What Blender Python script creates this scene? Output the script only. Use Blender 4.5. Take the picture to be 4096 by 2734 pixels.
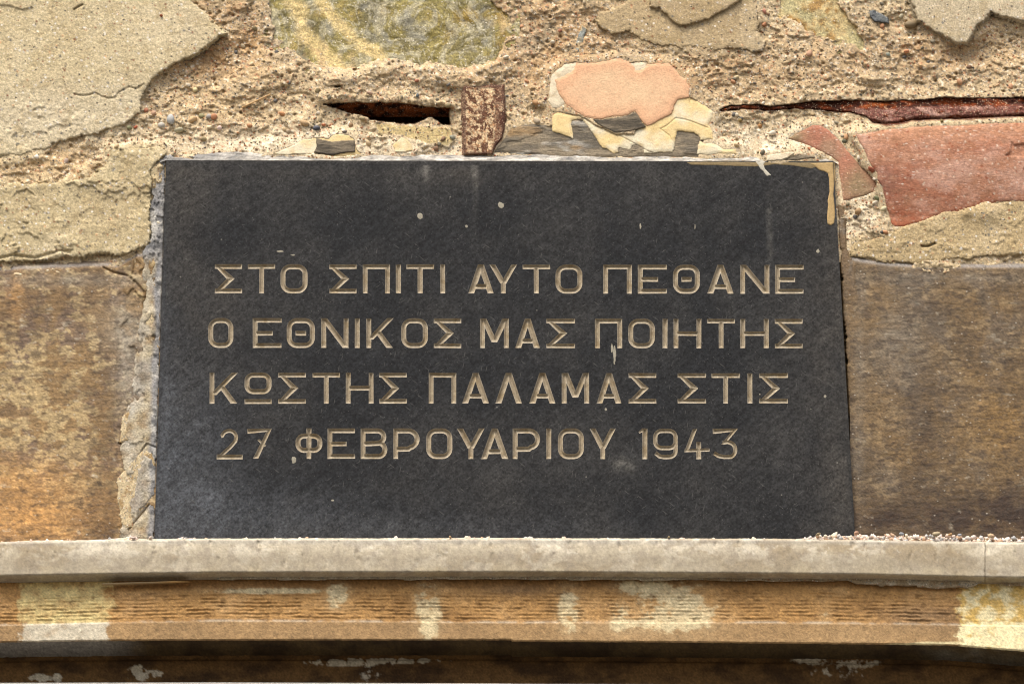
import bpy, math, random
import numpy as np
from mathutils import Vector, Matrix
from mathutils.geometry import delaunay_2d_cdt

random.seed(7)
sc = bpy.context.scene
for o in list(bpy.data.objects):
    bpy.data.objects.remove(o)
COL = sc.collection

# ------------------------------------------------------------------ camera
TH = math.radians(25.0)            # the photographer looks up at the wall
FPX = 15000.0                      # focal length in photo pixels
D = 3.87                           # metres from the wall
CZ = 1.6
cam_d = bpy.data.cameras.new('camera')
cam_d.sensor_width = 36.0
cam_d.lens = 36.0 * FPX / 4096.0
cam_d.clip_end = 200.0
cam = bpy.data.objects.new('camera', cam_d)
cam.location = (0, -D, CZ)
cam.rotation_euler = (math.radians(90) + TH, 0, 0)
COL.objects.link(cam)
sc.camera = cam

# ------------------------------------------------------------------ light
SUN_EL, SUN_AZ = math.radians(62), math.radians(-24)      # azimuth: towards the left of the viewer
world = bpy.data.worlds.new('World')
sc.world = world
world.use_nodes = True
wn = world.node_tree
sky = wn.nodes.new('ShaderNodeTexSky')
sky.sky_type = 'NISHITA'
sky.sun_disc = False
sky.sun_elevation = SUN_EL
sky.sun_rotation = math.pi - SUN_AZ
sky.air_density = 1.0
sky.dust_density = 6.0
sky.ozone_density = 0.6
wn.nodes['Background'].inputs['Strength'].default_value = 0.10
wn.links.new(sky.outputs[0], wn.nodes['Background'].inputs['Color'])
sun_d = bpy.data.lights.new('sun', 'SUN')
sun_d.energy = 1.5
sun_d.angle = math.radians(40)
sun_d.color = (1.0, 0.97, 0.91)
sun = bpy.data.objects.new('sun', sun_d)
sdir = Vector((math.sin(SUN_AZ) * math.cos(SUN_EL), -math.cos(SUN_AZ) * math.cos(SUN_EL), math.sin(SUN_EL)))
sun.rotation_euler = sdir.to_track_quat('Z', 'Y').to_euler()
sun.location = (-1, -3, 6)
COL.objects.link(sun)
sc.view_settings.view_transform = 'Standard'
sc.view_settings.look = 'None'
sc.view_settings.gamma = 1.0
sc.view_settings.exposure = 1.15
sc.cycles.max_bounces = 6
sc.cycles.pixel_filter_type = 'BLACKMAN_HARRIS'
sc.cycles.filter_width = 1.15

# ------------------------------------------------------------------ photo pixel -> wall plane
MM = 0.001
cT, sT = math.cos(TH), math.sin(TH)


def at(px, py, h=0.0):
    """point of the plane that stands h millimetres in front of the plaque's face"""
    px = np.asarray(px, float); py = np.asarray(py, float); h = np.asarray(h, float) * MM
    dx = (px - 2048.0) / FPX
    dy = (1367.0 - py) / FPX
    vy = cT - dy * sT
    vz = sT + dy * cT
    t = (D - h) / vy
    return np.stack(np.broadcast_arrays(dx * t, -D + vy * t, CZ + vz * t), -1)


def at1(px, py, h=0.0):
    return Vector([float(c) for c in at(px, py, h)])


PX = 0.285                          # millimetres per photo pixel


def L(*c):
    """sRGB 0-255 as seen -> linear albedo"""
    out = []
    for v in c:
        v /= 255.0
        out.append((v / 12.92 if v <= 0.04045 else ((v + 0.055) / 1.055) ** 2.4) * 0.82)
    out = np.array(out)
    return np.clip(out.mean() + (out - out.mean()) * 1.04, 0.003, 0.95)


# ------------------------------------------------------------------ noise
def perlin(x, y, seed=0):
    rng = np.random.RandomState(seed)
    N = 256
    perm = rng.permutation(N)
    ang = rng.rand(N) * 2 * np.pi
    gx, gy = np.cos(ang), np.sin(ang)
    xi = np.floor(x).astype(np.int64); yi = np.floor(y).astype(np.int64)
    xf = x - xi; yf = y - yi
    u = xf * xf * xf * (xf * (xf * 6 - 15) + 10)
    v = yf * yf * yf * (yf * (yf * 6 - 15) + 10)

    def g(ix, iy, fx, fy):
        k = perm[(perm[ix & 255] + iy) & 255]
        return gx[k] * fx + gy[k] * fy
    a = g(xi, yi, xf, yf); b = g(xi + 1, yi, xf - 1, yf)
    c = g(xi, yi + 1, xf, yf - 1); d = g(xi + 1, yi + 1, xf - 1, yf - 1)
    return 1.45 * ((a * (1 - u) + b * u) * (1 - v) + (c * (1 - u) + d * u) * v)


def fbm(X, Y, s, octs=4, seed=0, gain=0.5, ax=1.0, ay=1.0, ridge=False):
    t = 0; a = 1.0; n = 0
    for k in range(octs):
        p = perlin(X / (s * ax) + 17.3 * k, Y / (s * ay) + 9.1 * k, seed + k * 7)
        if ridge:
            p = 1 - 2 * np.abs(p)
        t = t + a * p; n += a
        a *= gain; s *= 0.5
    return t / n


def cellular(X, Y, s, seed=0):
    """distance to the nearest scattered point (in px) and that point's random number"""
    rng = np.random.RandomState(seed)
    rx, ry, rv = rng.rand(128, 128), rng.rand(128, 128), rng.rand(128, 128)
    xi = np.floor(X / s).astype(int); yi = np.floor(Y / s).astype(int)
    best = np.full(X.shape, 1e9); val = np.zeros(X.shape)
    for i in (-1, 0, 1):
        for j in (-1, 0, 1):
            a, b = (xi + i) & 127, (yi + j) & 127
            cx = (xi + i + rx[a, b]) * s; cy = (yi + j + ry[a, b]) * s
            d = np.hypot(X - cx, Y - cy)
            m = d < best
            best = np.where(m, d, best); val = np.where(m, rv[a, b], val)
    return best, val


def ss(a, b, x):
    t = np.clip((x - a) / (b - a), 0, 1)
    return t * t * (3 - 2 * t)


def mixc(a, b, t):
    t = np.asarray(t)[..., None]
    return a * (1 - t) + np.asarray(b) * t


def seg_dist(X, Y, x0, y0, x1, y1):
    dx, dy = x1 - x0, y1 - y0
    t = np.clip(((X - x0) * dx + (Y - y0) * dy) / (dx * dx + dy * dy + 1e-9), 0, 1)
    return np.hypot(X - x0 - t * dx, Y - y0 - t * dy)


def line_dist(X, Y, pts, closed=False):
    d = np.full(np.shape(X), 1e9)
    n = len(pts)
    for i in range(n if closed else n - 1):
        a, b = pts[i], pts[(i + 1) % n]
        d = np.minimum(d, seg_dist(X, Y, a[0], a[1], b[0], b[1]))
    return d


def sdf(X, Y, poly):
    """signed distance in px, positive inside"""
    d = line_dist(X, Y, poly, True)
    ins = np.zeros(np.shape(X), bool)
    n = len(poly)
    for i in range(n):
        x0, y0 = poly[i]; x1, y1 = poly[(i + 1) % n]
        if y0 == y1:
            continue
        c = ((y0 > Y) != (y1 > Y)) & (X < (x1 - x0) * (Y - y0) / (y1 - y0) + x0)
        ins ^= c
    return np.where(ins, d, -d)


def jagp(X, Y, seed, a=1.0):
    return jag(X, Y, seed, a) + a * 7 * fbm(X, Y, 9.5, 2, seed + 5)


def sdf_big(X, Y, poly, pad=60):
    """the same, worked out only near the polygon"""
    P_ = np.array(poly, float)
    x0, y0 = P_.min(0) - pad; x1, y1 = P_.max(0) + pad
    m = (X > x0) & (X < x1) & (Y > y0) & (Y < y1)
    out = np.full(np.shape(X), -float(pad))
    if m.any():
        out[m] = sdf(X[m], Y[m], poly)
    return out


def jag(X, Y, seed, a=1.0):
    return a * (14 * fbm(X, Y, 90, 2, seed) + 10 * fbm(X, Y, 24, 3, seed + 3, 0.65))


def Z(reg, pts):
    """points read off an enlarged crop of the photograph -> photo pixels"""
    ox, oy, s = reg
    return [(ox + x / s, oy + y / s) for x, y in pts]


R1 = (0, 0, 1.4254); R2 = (1100, 0, 1.7196); R3 = (2100, 0, 1.9575); R4 = (2900, 0, 1.4256)
R5 = (0, 900, 1.2067); R6 = (3200, 900, 1.1205); R7 = (0, 2050, 1.147); R8 = (2048, 2050, 1.147)
R9 = (3072, 500, 2.294); R10 = (500, 900, 1.2067)


# ------------------------------------------------------------------ objects and materials
def tag(o, label=None, cat=None, group=None, kind=None):
    if label: o['label'] = label
    if cat: o['category'] = cat
    if group: o['group'] = group
    if kind: o['kind'] = kind
    return o


def empty(name, loc, label, cat, group=None):
    o = bpy.data.objects.new(name, None)
    o.empty_display_size = 0.02
    o.location = loc
    COL.objects.link(o)
    return tag(o, label, cat, group)


def link(name, me, parent=None):
    o = bpy.data.objects.new(name, me)
    COL.objects.link(o)
    if parent is not None:
        o.parent = parent
    return o


def raw_mesh(name, V, F, mat, parent=None, col=None, smooth=False):
    """V (n,3) world positions, F list of faces or (m,4) array; parent's location is taken off"""
    V = np.asarray(V, float)
    if parent is not None:
        V = V - np.array(parent.location)
    me = bpy.data.meshes.new(name)
    if isinstance(F, np.ndarray):
        k = F.shape[1]
        me.vertices.add(len(V)); me.vertices.foreach_set('co', V.astype(np.float32).ravel())
        me.loops.add(F.size); me.loops.foreach_set('vertex_index', F.astype(np.int32).ravel())
        me.polygons.add(len(F))
        me.polygons.foreach_set('loop_start', np.arange(0, F.size, k, dtype=np.int32))
        me.polygons.foreach_set('loop_total', np.full(len(F), k, np.int32))
        me.update(calc_edges=True)
    else:
        me.from_pydata([tuple(v) for v in V], [], F)
        me.update()
    if col is not None:
        a = me.color_attributes.new('Col', 'FLOAT_COLOR', 'POINT')
        c = np.ones((len(V), 4), np.float32); c[:, :3] = np.clip(col, 0.002, 0.95)
        a.data.foreach_set('color', c.ravel())
    if smooth:
        me.polygons.foreach_set('use_smooth', np.ones(len(me.polygons), bool))
    me.materials.append(mat)
    return link(name, me, parent)


GR = np.random.RandomState(99)
GRAIN = {'sandy_mortar': .12, 'lime_plaster': .10, 'stained_marble': .16, 'terracotta': .09, 'pale_marble': .05, 'brown_cornice_stone': .12, 'green_schist': .14, 'split_slate': .12, 'rusty_iron': .16, 'dark_stained_stone': .14, 'painted_render': .035}


def grid_mesh(name, X, Y, H, C, mat, parent=None, keep=None, smooth=False):
    """heightfield: X, Y photo pixels, H millimetres in front of the plaque plane, C colours"""
    g_ = GRAIN.get(mat.name, 0)                     # sand-sized colour grain, one value per vertex
    if g_:
        C = C * np.clip(1 + g_ * GR.randn(*X.shape), .3, 1.8)[..., None]
    ny, nx = X.shape
    V = at(X, Y, H).reshape(-1, 3)
    idx = np.arange(ny * nx).reshape(ny, nx)
    F = np.stack([idx[:-1, :-1], idx[1:, :-1], idx[1:, 1:], idx[:-1, 1:]], -1).reshape(-1, 4)
    if keep is not None:
        k = (keep[:-1, :-1] | keep[1:, :-1] | keep[1:, 1:] | keep[:-1, 1:]).reshape(-1)
        F = F[k]
        used = np.zeros(len(V), bool); used[F.ravel()] = True
        remap = np.cumsum(used) - 1
        V = V[used]; F = remap[F]
        C = C.reshape(-1, 3)[used]
    return raw_mesh(name, V, F, mat, parent, C.reshape(-1, 3), smooth)


def material(name, rough=0.85, base=None, attr=True, fine=(1500, 0.25), coarse=(120, 0.12),
             bump=((900, 0.5, 0.0006),), specks=(), spec=0.3, rough_var=0.1, stretch=(1, 1, 1), objcol=False):
    """attribute colour x noise, optional scattered grains, bump from noise"""
    m = bpy.data.materials.new(name)
    m.use_nodes = True
    nt = m.node_tree; N = nt.nodes; K = nt.links
    b = N['Principled BSDF']
    b.inputs['Specular IOR Level'].default_value = spec
    tc = N.new('ShaderNodeTexCoord')
    mp = N.new('ShaderNodeMapping'); mp.inputs['Scale'].default_value = stretch
    K.new(tc.outputs['Object'], mp.inputs['Vector'])
    vec = mp.outputs[0]
    if attr:
        at_ = N.new('ShaderNodeAttribute'); at_.attribute_name = 'Col'; c = at_.outputs['Color']
    elif objcol:
        oi = N.new('ShaderNodeObjectInfo'); c = oi.outputs['Color']
    else:
        rgb = N.new('ShaderNodeRGB'); rgb.outputs[0].default_value = (*base, 1); c = rgb.outputs[0]

    def noise(scale, detail=4, rgh=0.6):
        n = N.new('ShaderNodeTexNoise')
        n.inputs['Scale'].default_value = scale; n.inputs['Detail'].default_value = detail
        n.inputs['Roughness'].default_value = rgh
        K.new(vec, n.inputs['Vector'])
        return n.outputs['Fac']
    for s, amt in (fine, coarse):
        if amt <= 0: continue
        mr = N.new('ShaderNodeMapRange')
        mr.inputs['From Min'].default_value = 0.25; mr.inputs['From Max'].default_value = 0.75
        mr.inputs['To Min'].default_value = 1 - amt; mr.inputs['To Max'].default_value = 1 + amt
        K.new(noise(s), mr.inputs['Value'])
        mx = N.new('ShaderNodeMix'); mx.data_type = 'RGBA'; mx.blend_type = 'MULTIPLY'
        mx.inputs['Factor'].default_value = 1
        K.new(c, mx.inputs['A']); K.new(mr.outputs[0], mx.inputs['B'])
        c = mx.outputs['Result']
    for sc_, thr, rad, colr, amt in specks:      # grains: voronoi cells, a few of them, each a dot
        v = N.new('ShaderNodeTexVoronoi'); v.inputs['Scale'].default_value = sc_
        K.new(vec, v.inputs['Vector'])
        sep = N.new('ShaderNodeSeparateColor'); K.new(v.outputs['Color'], sep.inputs[0])
        g = N.new('ShaderNodeMath'); g.operation = 'GREATER_THAN'; g.inputs[1].default_value = thr
        K.new(sep.outputs[0], g.inputs[0])
        l = N.new('ShaderNodeMapRange'); l.inputs['From Min'].default_value = rad; l.inputs['From Max'].default_value = rad * 0.7
        K.new(v.outputs['Distance'], l.inputs['Value'])
        mu = N.new('ShaderNodeMath'); mu.operation = 'MULTIPLY'; K.new(g.outputs[0], mu.inputs[0]); K.new(l.outputs[0], mu.inputs[1])
        m2 = N.new('ShaderNodeMath'); m2.operation = 'MULTIPLY'; K.new(mu.outputs[0], m2.inputs[0]); m2.inputs[1].default_value = amt
        mx = N.new('ShaderNodeMix'); mx.data_type = 'RGBA'
        K.new(m2.outputs[0], mx.inputs['Factor']); K.new(c, mx.inputs['A']); mx.inputs['B'].default_value = (*colr, 1)
        c = mx.outputs['Result']
    K.new(c, b.inputs['Base Color'])
    rr = N.new('ShaderNodeMapRange')
    rr.inputs['To Min'].default_value = rough - rough_var; rr.inputs['To Max'].default_value = min(1, rough + rough_var)
    K.new(noise(coarse[0] * 2), rr.inputs['Value']); K.new(rr.outputs[0], b.inputs['Roughness'])
    nrm = None
    for s, st, dist in bump:
        bp = N.new('ShaderNodeBump'); bp.inputs['Strength'].default_value = st; bp.inputs['Distance'].default_value = dist
        K.new(noise(s, 5, 0.65), bp.inputs['Height'])
        if nrm is not None: K.new(nrm, bp.inputs['Normal'])
        nrm = bp.outputs[0]
    if nrm is not None: K.new(nrm, b.inputs['Normal'])
    return m


DARKG, WHITEG, REDG, GREYG = (0.06, 0.055, 0.05), (0.75, 0.7, 0.6), (0.28, 0.12, 0.06), (0.2, 0.2, 0.18)
M_mortar = material('sandy_mortar', 0.95, fine=(520, 0.36), coarse=(200, 0.2), bump=((600, 0.6, 0.0013), (1800, 0.5, 0.0006)),
                    specks=((420, 0.90, 0.55, GREYG, 0.7), (520, 0.94, 0.5, REDG, 0.75), (600, 0.95, 0.5, WHITEG, 0.7), (640, 0.96, 0.5, DARKG, 0.85)), spec=0.15)
M_plaster = material('lime_plaster', 0.95, fine=(480, 0.34), coarse=(200, 0.14), bump=((600, 0.9, 0.0012), (1600, 0.8, 0.0007)),
                     specks=((230, 0.95, 0.30, DARKG, 0.8), (270, 0.96, 0.3, REDG, 0.75), (220, 0.95, 0.34, WHITEG, 0.9), (420, 0.92, 0.42, WHITEG, 0.5), (480, 0.92, 0.42, GREYG, 0.55)), spec=0.15)
M_paint = material('painted_render', 0.8, fine=(480, 0.13), coarse=(120, 0.09), bump=((330, 0.6, 0.0012),), spec=0.25)
M_slate = material('split_slate', 0.8, fine=(450, 0.4), coarse=(180, 0.22), bump=((420, 0.9, 0.0016),), stretch=(0.35, 1, 2.2), spec=0.35)
M_stone = material('green_schist', 0.6, fine=(450, 0.45), coarse=(180, 0.25), bump=((300, 0.8, 0.0022), (1100, 0.7, 0.0009)), spec=0.35,
                   specks=((420, 0.94, 0.4, (0.72, 0.66, 0.52), 0.8),))
M_tile = material('terracotta', 0.88, fine=(480, 0.34), coarse=(160, 0.2), bump=((700, 0.6, 0.0009),), stretch=(0.5, 1, 1.3),
                  specks=((300, 0.96, 0.3, (0.7, 0.6, 0.5), 0.7), (420, 0.96, 0.35, (0.25, 0.07, 0.03), 0.6), (520, 0.88, 0.45, (0.66, 0.46, 0.36), 0.5)), spec=0.2)
M_stone_grey = material('broken_grey_stone', 0.85, fine=(480, 0.4), coarse=(180, 0.25), bump=((420, 0.9, 0.0018),), spec=0.25)
M_rust = material('rusty_iron', 0.9, fine=(450, 0.6), coarse=(200, 0.3), bump=((500, 1.0, 0.0018),), spec=0.2,
                  specks=((520, 0.88, 0.5, (0.10, 0.045, 0.03), 0.7), (640, 0.8, 0.5, (0.7, 0.52, 0.34), 0.6)))
M_marble = material('stained_marble', 0.66, fine=(430, 0.26), coarse=(160, 0.18), bump=((360, 0.6, 0.0014),), stretch=(0.8, 1, 1.05),
                    specks=((300, 0.96, 0.3, (0.5, 0.45, 0.36), 0.5), (340, 0.96, 0.3, (0.07, 0.05, 0.03), 0.45)), spec=0.3)
M_ledge = material('pale_marble', 0.7, fine=(450, 0.18), coarse=(130, 0.16), bump=((700, 0.35, 0.0006),), spec=0.3,
                   specks=((330, 0.975, 0.25, (0.2, 0.17, 0.13), 0.5),))
M_corn = material('brown_cornice_stone', 0.75, fine=(420, 0.26), coarse=(150, 0.2), bump=((420, 0.6, 0.0012),), spec=0.25)
M_dark = material('dark_stained_stone', 0.8, fine=(420, 0.3), coarse=(120, 0.3), bump=((420, 0.5, 0.001),), spec=0.2)
M_pebble = material('pebble', 0.7, attr=False, objcol=True, fine=(900, 0.15), coarse=(300, 0.15), bump=((900, 0.3, 0.0004),), spec=0.35)
M_grit = material('grit', 0.85, fine=(1500, 0.15), coarse=(300, 0.1), bump=((1500, 0.3, 0.0003),), spec=0.2)
M_letter = material('carved_letter_fill', 0.85, base=tuple(L(172, 156, 126)), attr=True, fine=(600, 0.3), coarse=(250, 0.15), bump=((600, 0.4, 0.0005),), spec=0.2)

# ================================================================== outlines (photo pixels)
PLQ = [(664, 640), (3334, 645), (3424, 2200), (615.5, 2200)]
polyA = [(-900, -600), (735, -600), (765, -40)] + Z(R1, [(1090, 0), (1150, 60), (1210, 110), (1285, 190), (1225, 230), (1180, 270), (1140, 310), (1060, 335), (990, 365), (930, 410),
        (880, 460), (835, 500), (800, 560), (800, 640), (740, 690), (640, 735), (540, 770), (430, 790), (350, 805), (260, 850), (150, 880), (0, 900)]) + [(-900, 640)]
polyB = [(-900, 740)] + Z(R1, [(0, 1060), (150, 1045), (300, 1040), (430, 1030), (520, 1010), (600, 930), (640, 860), (760, 830), (900, 840), (960, 862), (925, 900), (875, 960), (866, 1040), (862, 1100), (868, 1180), (862, 1300),
        (860, 1400), (740, 1440), (700, 1462), (560, 1450), (470, 1472), (380, 1455), (250, 1480), (0, 1500)]) + [(-900, 1055)]
polyC = Z(R4, [(1045, -20), (1080, 50), (1100, 120), (1150, 150), (1200, 190), (1260, 215), (1310, 235), (1380, 245), (1410, 200), (1440, 150), (1490, 110), (1520, 75), (1570, 95), (1640, 115), (1705, 112)]) + [(5000, 120), (5000, -600), (3600, -600)]
polyD = Z(R3, [(975, -10), (985, 55), (1050, 70), (1100, 110), (1150, 170), (1200, 195), (1260, 195), (1340, 180), (1430, 150), (1520, 100), (1580, 75), (1650, 30), (1700, -5)]) + [(3000, -600), (2600, -600)]
polyE = Z(R3, [(560, 170), (600, 105), (700, 60), (790, 20), (830, -20)]) + [(2500, -600), (3050, -600)] + Z(R3, [(1790, -20), (1815, 130), (1830, 230), (1900, 330), (1850, 400), (1700, 390), (1300, 380), (1150, 370), (1000, 350), (910, 320), (870, 270), (820, 240), (750, 250), (680, 275), (600, 235)])
polyF = Z(R9, [(735, 1150), (800, 1080), (950, 1045), (1100, 1000), (1250, 930), (1450, 860), (1600, 800), (1800, 770), (1920, 730), (1980, 690), (2060, 700), (2220, 680), (2349, 690)]) + [(5000, 800), (5000, 1030)] + Z(R9, [(2349, 1205), (1900, 1215), (1600, 1245), (1350, 1270), (1000, 1260), (950, 1230), (760, 1210)])
polyGreen = [(1060, -600), (1060, 0)] + Z(R1, [(1530, 120), (1560, 230), (1680, 310), (1780, 380)]) + Z(R2, [(330, 480), (540, 495), (680, 450), (800, 432), (900, 440), (1030, 452), (1200, 475), (1330, 480), (1440, 465), (1520, 430), (1580, 330), (1620, 200), (1660, 120), (1560, 40), (1500, -20)]) + [(1950, -600)]
polyYel = Z(R4, [(290, -10), (310, 80), (400, 140), (440, 180), (520, 220), (580, 240), (700, 270), (790, 290), (805, 240), (760, 150), (700, 60), (650, -10)]) + [(3300, -500), (3100, -500)]
polyHole = Z(R2, [(340, 718), (480, 708), (700, 708), (850, 712), (1000, 725), (1080, 745), (1200, 740), (1195, 800), (1205, 855), (1150, 858), (1130, 825), (1060, 800), (1010, 825), (960, 850), (900, 848), (830, 845), (740, 828), (660, 820), (600, 790), (520, 780), (460, 755), (400, 735)])
polyBar = Z(R2, [(1293, 592), (1576, 584), (1582, 700), (1580, 880), (1562, 950), (1520, 1000), (1495, 1062), (1297, 1064)])
polyPeach = Z(R3, [(235, 625), (310, 600), (360, 555), (400, 490), (540, 490), (640, 475), (740, 460), (810, 475), (850, 510), (870, 545), (900, 550), (940, 530), (960, 500), (1040, 495), (1110, 495), (1170, 530), (1220, 590), (1270, 610), (1290, 700), (1285, 760), (1200, 780), (1170, 830), (1150, 890), (1080, 930),
        (1010, 965), (950, 990), (910, 940), (880, 895), (865, 878), (800, 905), (690, 925), (600, 935), (530, 930), (460, 915), (400, 880), (360, 850), (320, 830), (280, 770), (250, 710)])
polyWhite = Z(R3, [(400, 475), (450, 540), (600, 600), (800, 480), (960, 485), (960, 600), (900, 700), (420, 760), (330, 800), (270, 850), (215, 842), (180, 790), (185, 700), (195, 600), (230, 550), (300, 510)])
polyCream = Z(R3, [(210, 910), (250, 880), (350, 885), (440, 912), (480, 935), (560, 985), (640, 1020), (710, 1045), (850, 1045), (880, 985), (925, 900), (1000, 800), (1220, 700), (1300, 760), (1380, 820), (1475, 870), (1475, 920), (1440, 980), (1470, 1040), (1475, 1095), (1375, 1100), (1390, 1115), (1500, 1125),
        (1560, 1165), (1650, 1165), (1655, 1206), (1340, 1210), (1350, 1150), (1367, 1085), (1350, 1060), (1320, 1040), (1190, 1025), (1187, 1085), (1165, 1180), (1155, 1197), (1050, 1192), (930, 1202), (920, 1160), (870, 1140), (840, 1145), (830, 1180), (740, 1165), (735, 1180), (760, 1190), (700, 1207), (640, 1172), (600, 1162),
        (560, 1090), (520, 1030), (480, 970), (440, 920), (400, 935), (370, 950), (375, 1080), (310, 1060), (215, 1030)])
polySlate = [(1972, 612), (2007, 564), (2042, 517), (2089, 499), (2130, 494), (2170, 501)] + Z(R3, [(200, 990), (330, 940), (400, 920), (480, 950), (600, 1030), (800, 1060), (1180, 1010), (1330, 1030), (1400, 1090), (1360, 1235), (1000, 1235), (700, 1235), (300, 1235), (0, 1215)])
polyFlake = Z(R3, [(530, 932), (600, 935), (690, 925), (800, 905), (865, 880), (885, 900), (915, 960), (945, 992), (880, 1015), (800, 1030), (710, 1038), (640, 1010), (570, 975)])
polyCream2 = Z(R2, [(-30, 1062), (60, 1030), (120, 1005), (200, 960), (290, 945), (370, 950), (400, 925), (460, 922), (500, 930), (540, 955), (560, 1030), (600, 1062), (440, 1080), (270, 1060)])
polySlate2 = Z(R2, [(285, 950), (340, 965), (390, 975), (460, 968), (550, 965), (552, 1040), (460, 1055), (400, 1068), (265, 1050), (285, 1010)])
polyPale = Z(R2, [(815, 1000), (870, 945), (905, 955), (940, 990), (945, 1035), (880, 1045), (830, 1043)])
polyCream3 = Z(R9, [(-10, 325), (-10, 280), (60, 262), (150, 250), (235, 243), (250, 262), (180, 300), (110, 326)])
polySlate3 = Z(R9, [(120, 322), (220, 285), (330, 270), (430, 285), (432, 302), (330, 308), (200, 325)])
polyT1 = Z(R9, [(170, 125), (240, 80), (330, 40), (400, 5), (480, -5), (540, 30), (620, 100), (700, 190), (770, 280), (840, 360), (910, 430), (990, 505), (1000, 545), (970, 615), (900, 640), (830, 660), (740, 690), (690, 690), (670, 540), (650, 420), (640, 340), (600, 310), (560, 280), (470, 240), (410, 215), (330, 170)])
polyT2 = Z(R9, [(800, 80), (930, 65), (1100, 40), (1300, 20), (1500, 5), (1700, 0), (1900, -12), (2349, -20)]) + [(4700, 470), (4700, 770)] + Z(R9, [(2349, 705), (2200, 705), (2060, 720), (1900, 750), (1800, 790), (1600, 825), (1400, 890), (1250, 930), (1170, 935), (1125, 910), (1100, 800), (1070, 660), (1040, 560), (1000, 500), (1000, 430), (950, 380), (910, 320), (885, 250), (830, 150)])
polySideR = [(3338, 640), (3352, 660)] + Z(R9, [(650, 350), (655, 420), (670, 520), (690, 640), (705, 720), (710, 850), (720, 1000), (735, 1100), (750, 1180), (800, 1260), (830, 1400)]) + [(3445, 1260), (3480, 1800), (3500, 2220), (3420, 2220)]
polySideL = Z(R1, [(975, 875), (1000, 905), (950, 960), (950, 1430)]) + [(660, 1100), (636, 1600), (620, 2200), (470, 2200), (500, 1950), (480, 1800), (520, 1600), (545, 1400), (575, 1200)] + Z(R1, [(815, 1430), (840, 1390), (855, 1300), (850, 1200), (862, 1130), (848, 1060), (855, 980), (880, 915), (940, 880)])
beam_top = Z(R4, [(-30, 628), (20, 606), (100, 600), (180, 597), (250, 606), (320, 604), (400, 592), (500, 578), (600, 578), (700, 572), (800, 575), (900, 580), (1000, 574), (1100, 572), (1250, 556), (1400, 562), (1560, 560), (1705, 556)]) + [(5000, 380)]
beam_bot = Z(R4, [(-30, 634), (20, 632), (100, 622), (180, 626), (260, 632), (330, 624), (400, 620), (500, 622), (600, 634), (700, 640), (800, 660), (840, 700), (920, 716), (1010, 708), (1060, 690), (1250, 682), (1400, 680), (1560, 672), (1705, 664)]) + [(5000, 460)]
polyBeam = beam_top + beam_bot[::-1]
PANEL_TOP_L = [(-900, 1075), (0, 1072), (100, 1068), (250, 1062), (400, 1055), (470, 1060), (540, 1022), (650, 1000), (760, 1000)]
PANEL_TOP_R = [(3300, 1010), (3350, 1018), (3440, 1040), (3560, 1055), (3664, 1062), (4096, 1062), (5000, 1064)]


def blobs(X, Y, lst):
    out = np.zeros(X.shape)
    for x, y, rx, ry, a in lst:
        out += a * np.exp(-((X - x) / rx) ** 2 - ((Y - y) / ry) ** 2)
    return out


def axis(a, b, lo, hi, step, coarse):
    return np.concatenate([np.arange(a, lo, coarse), np.arange(lo, hi, step), np.arange(hi, b + 1, coarse)])


# ================================================================== the rubble wall
wall = empty('rubble_wall', tuple(at1(2048, 1000, -40)), 'rubble wall of sandy mortar, broken stone and old plaster round the black plaque', 'wall')

gx = axis(-900, 5000, -20, 4116, 4.0, 22.0)
gy = axis(-600, 1135, -12, 1135, 3.8, 22.0)
X, Y = np.meshgrid(gx, gy)


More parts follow.
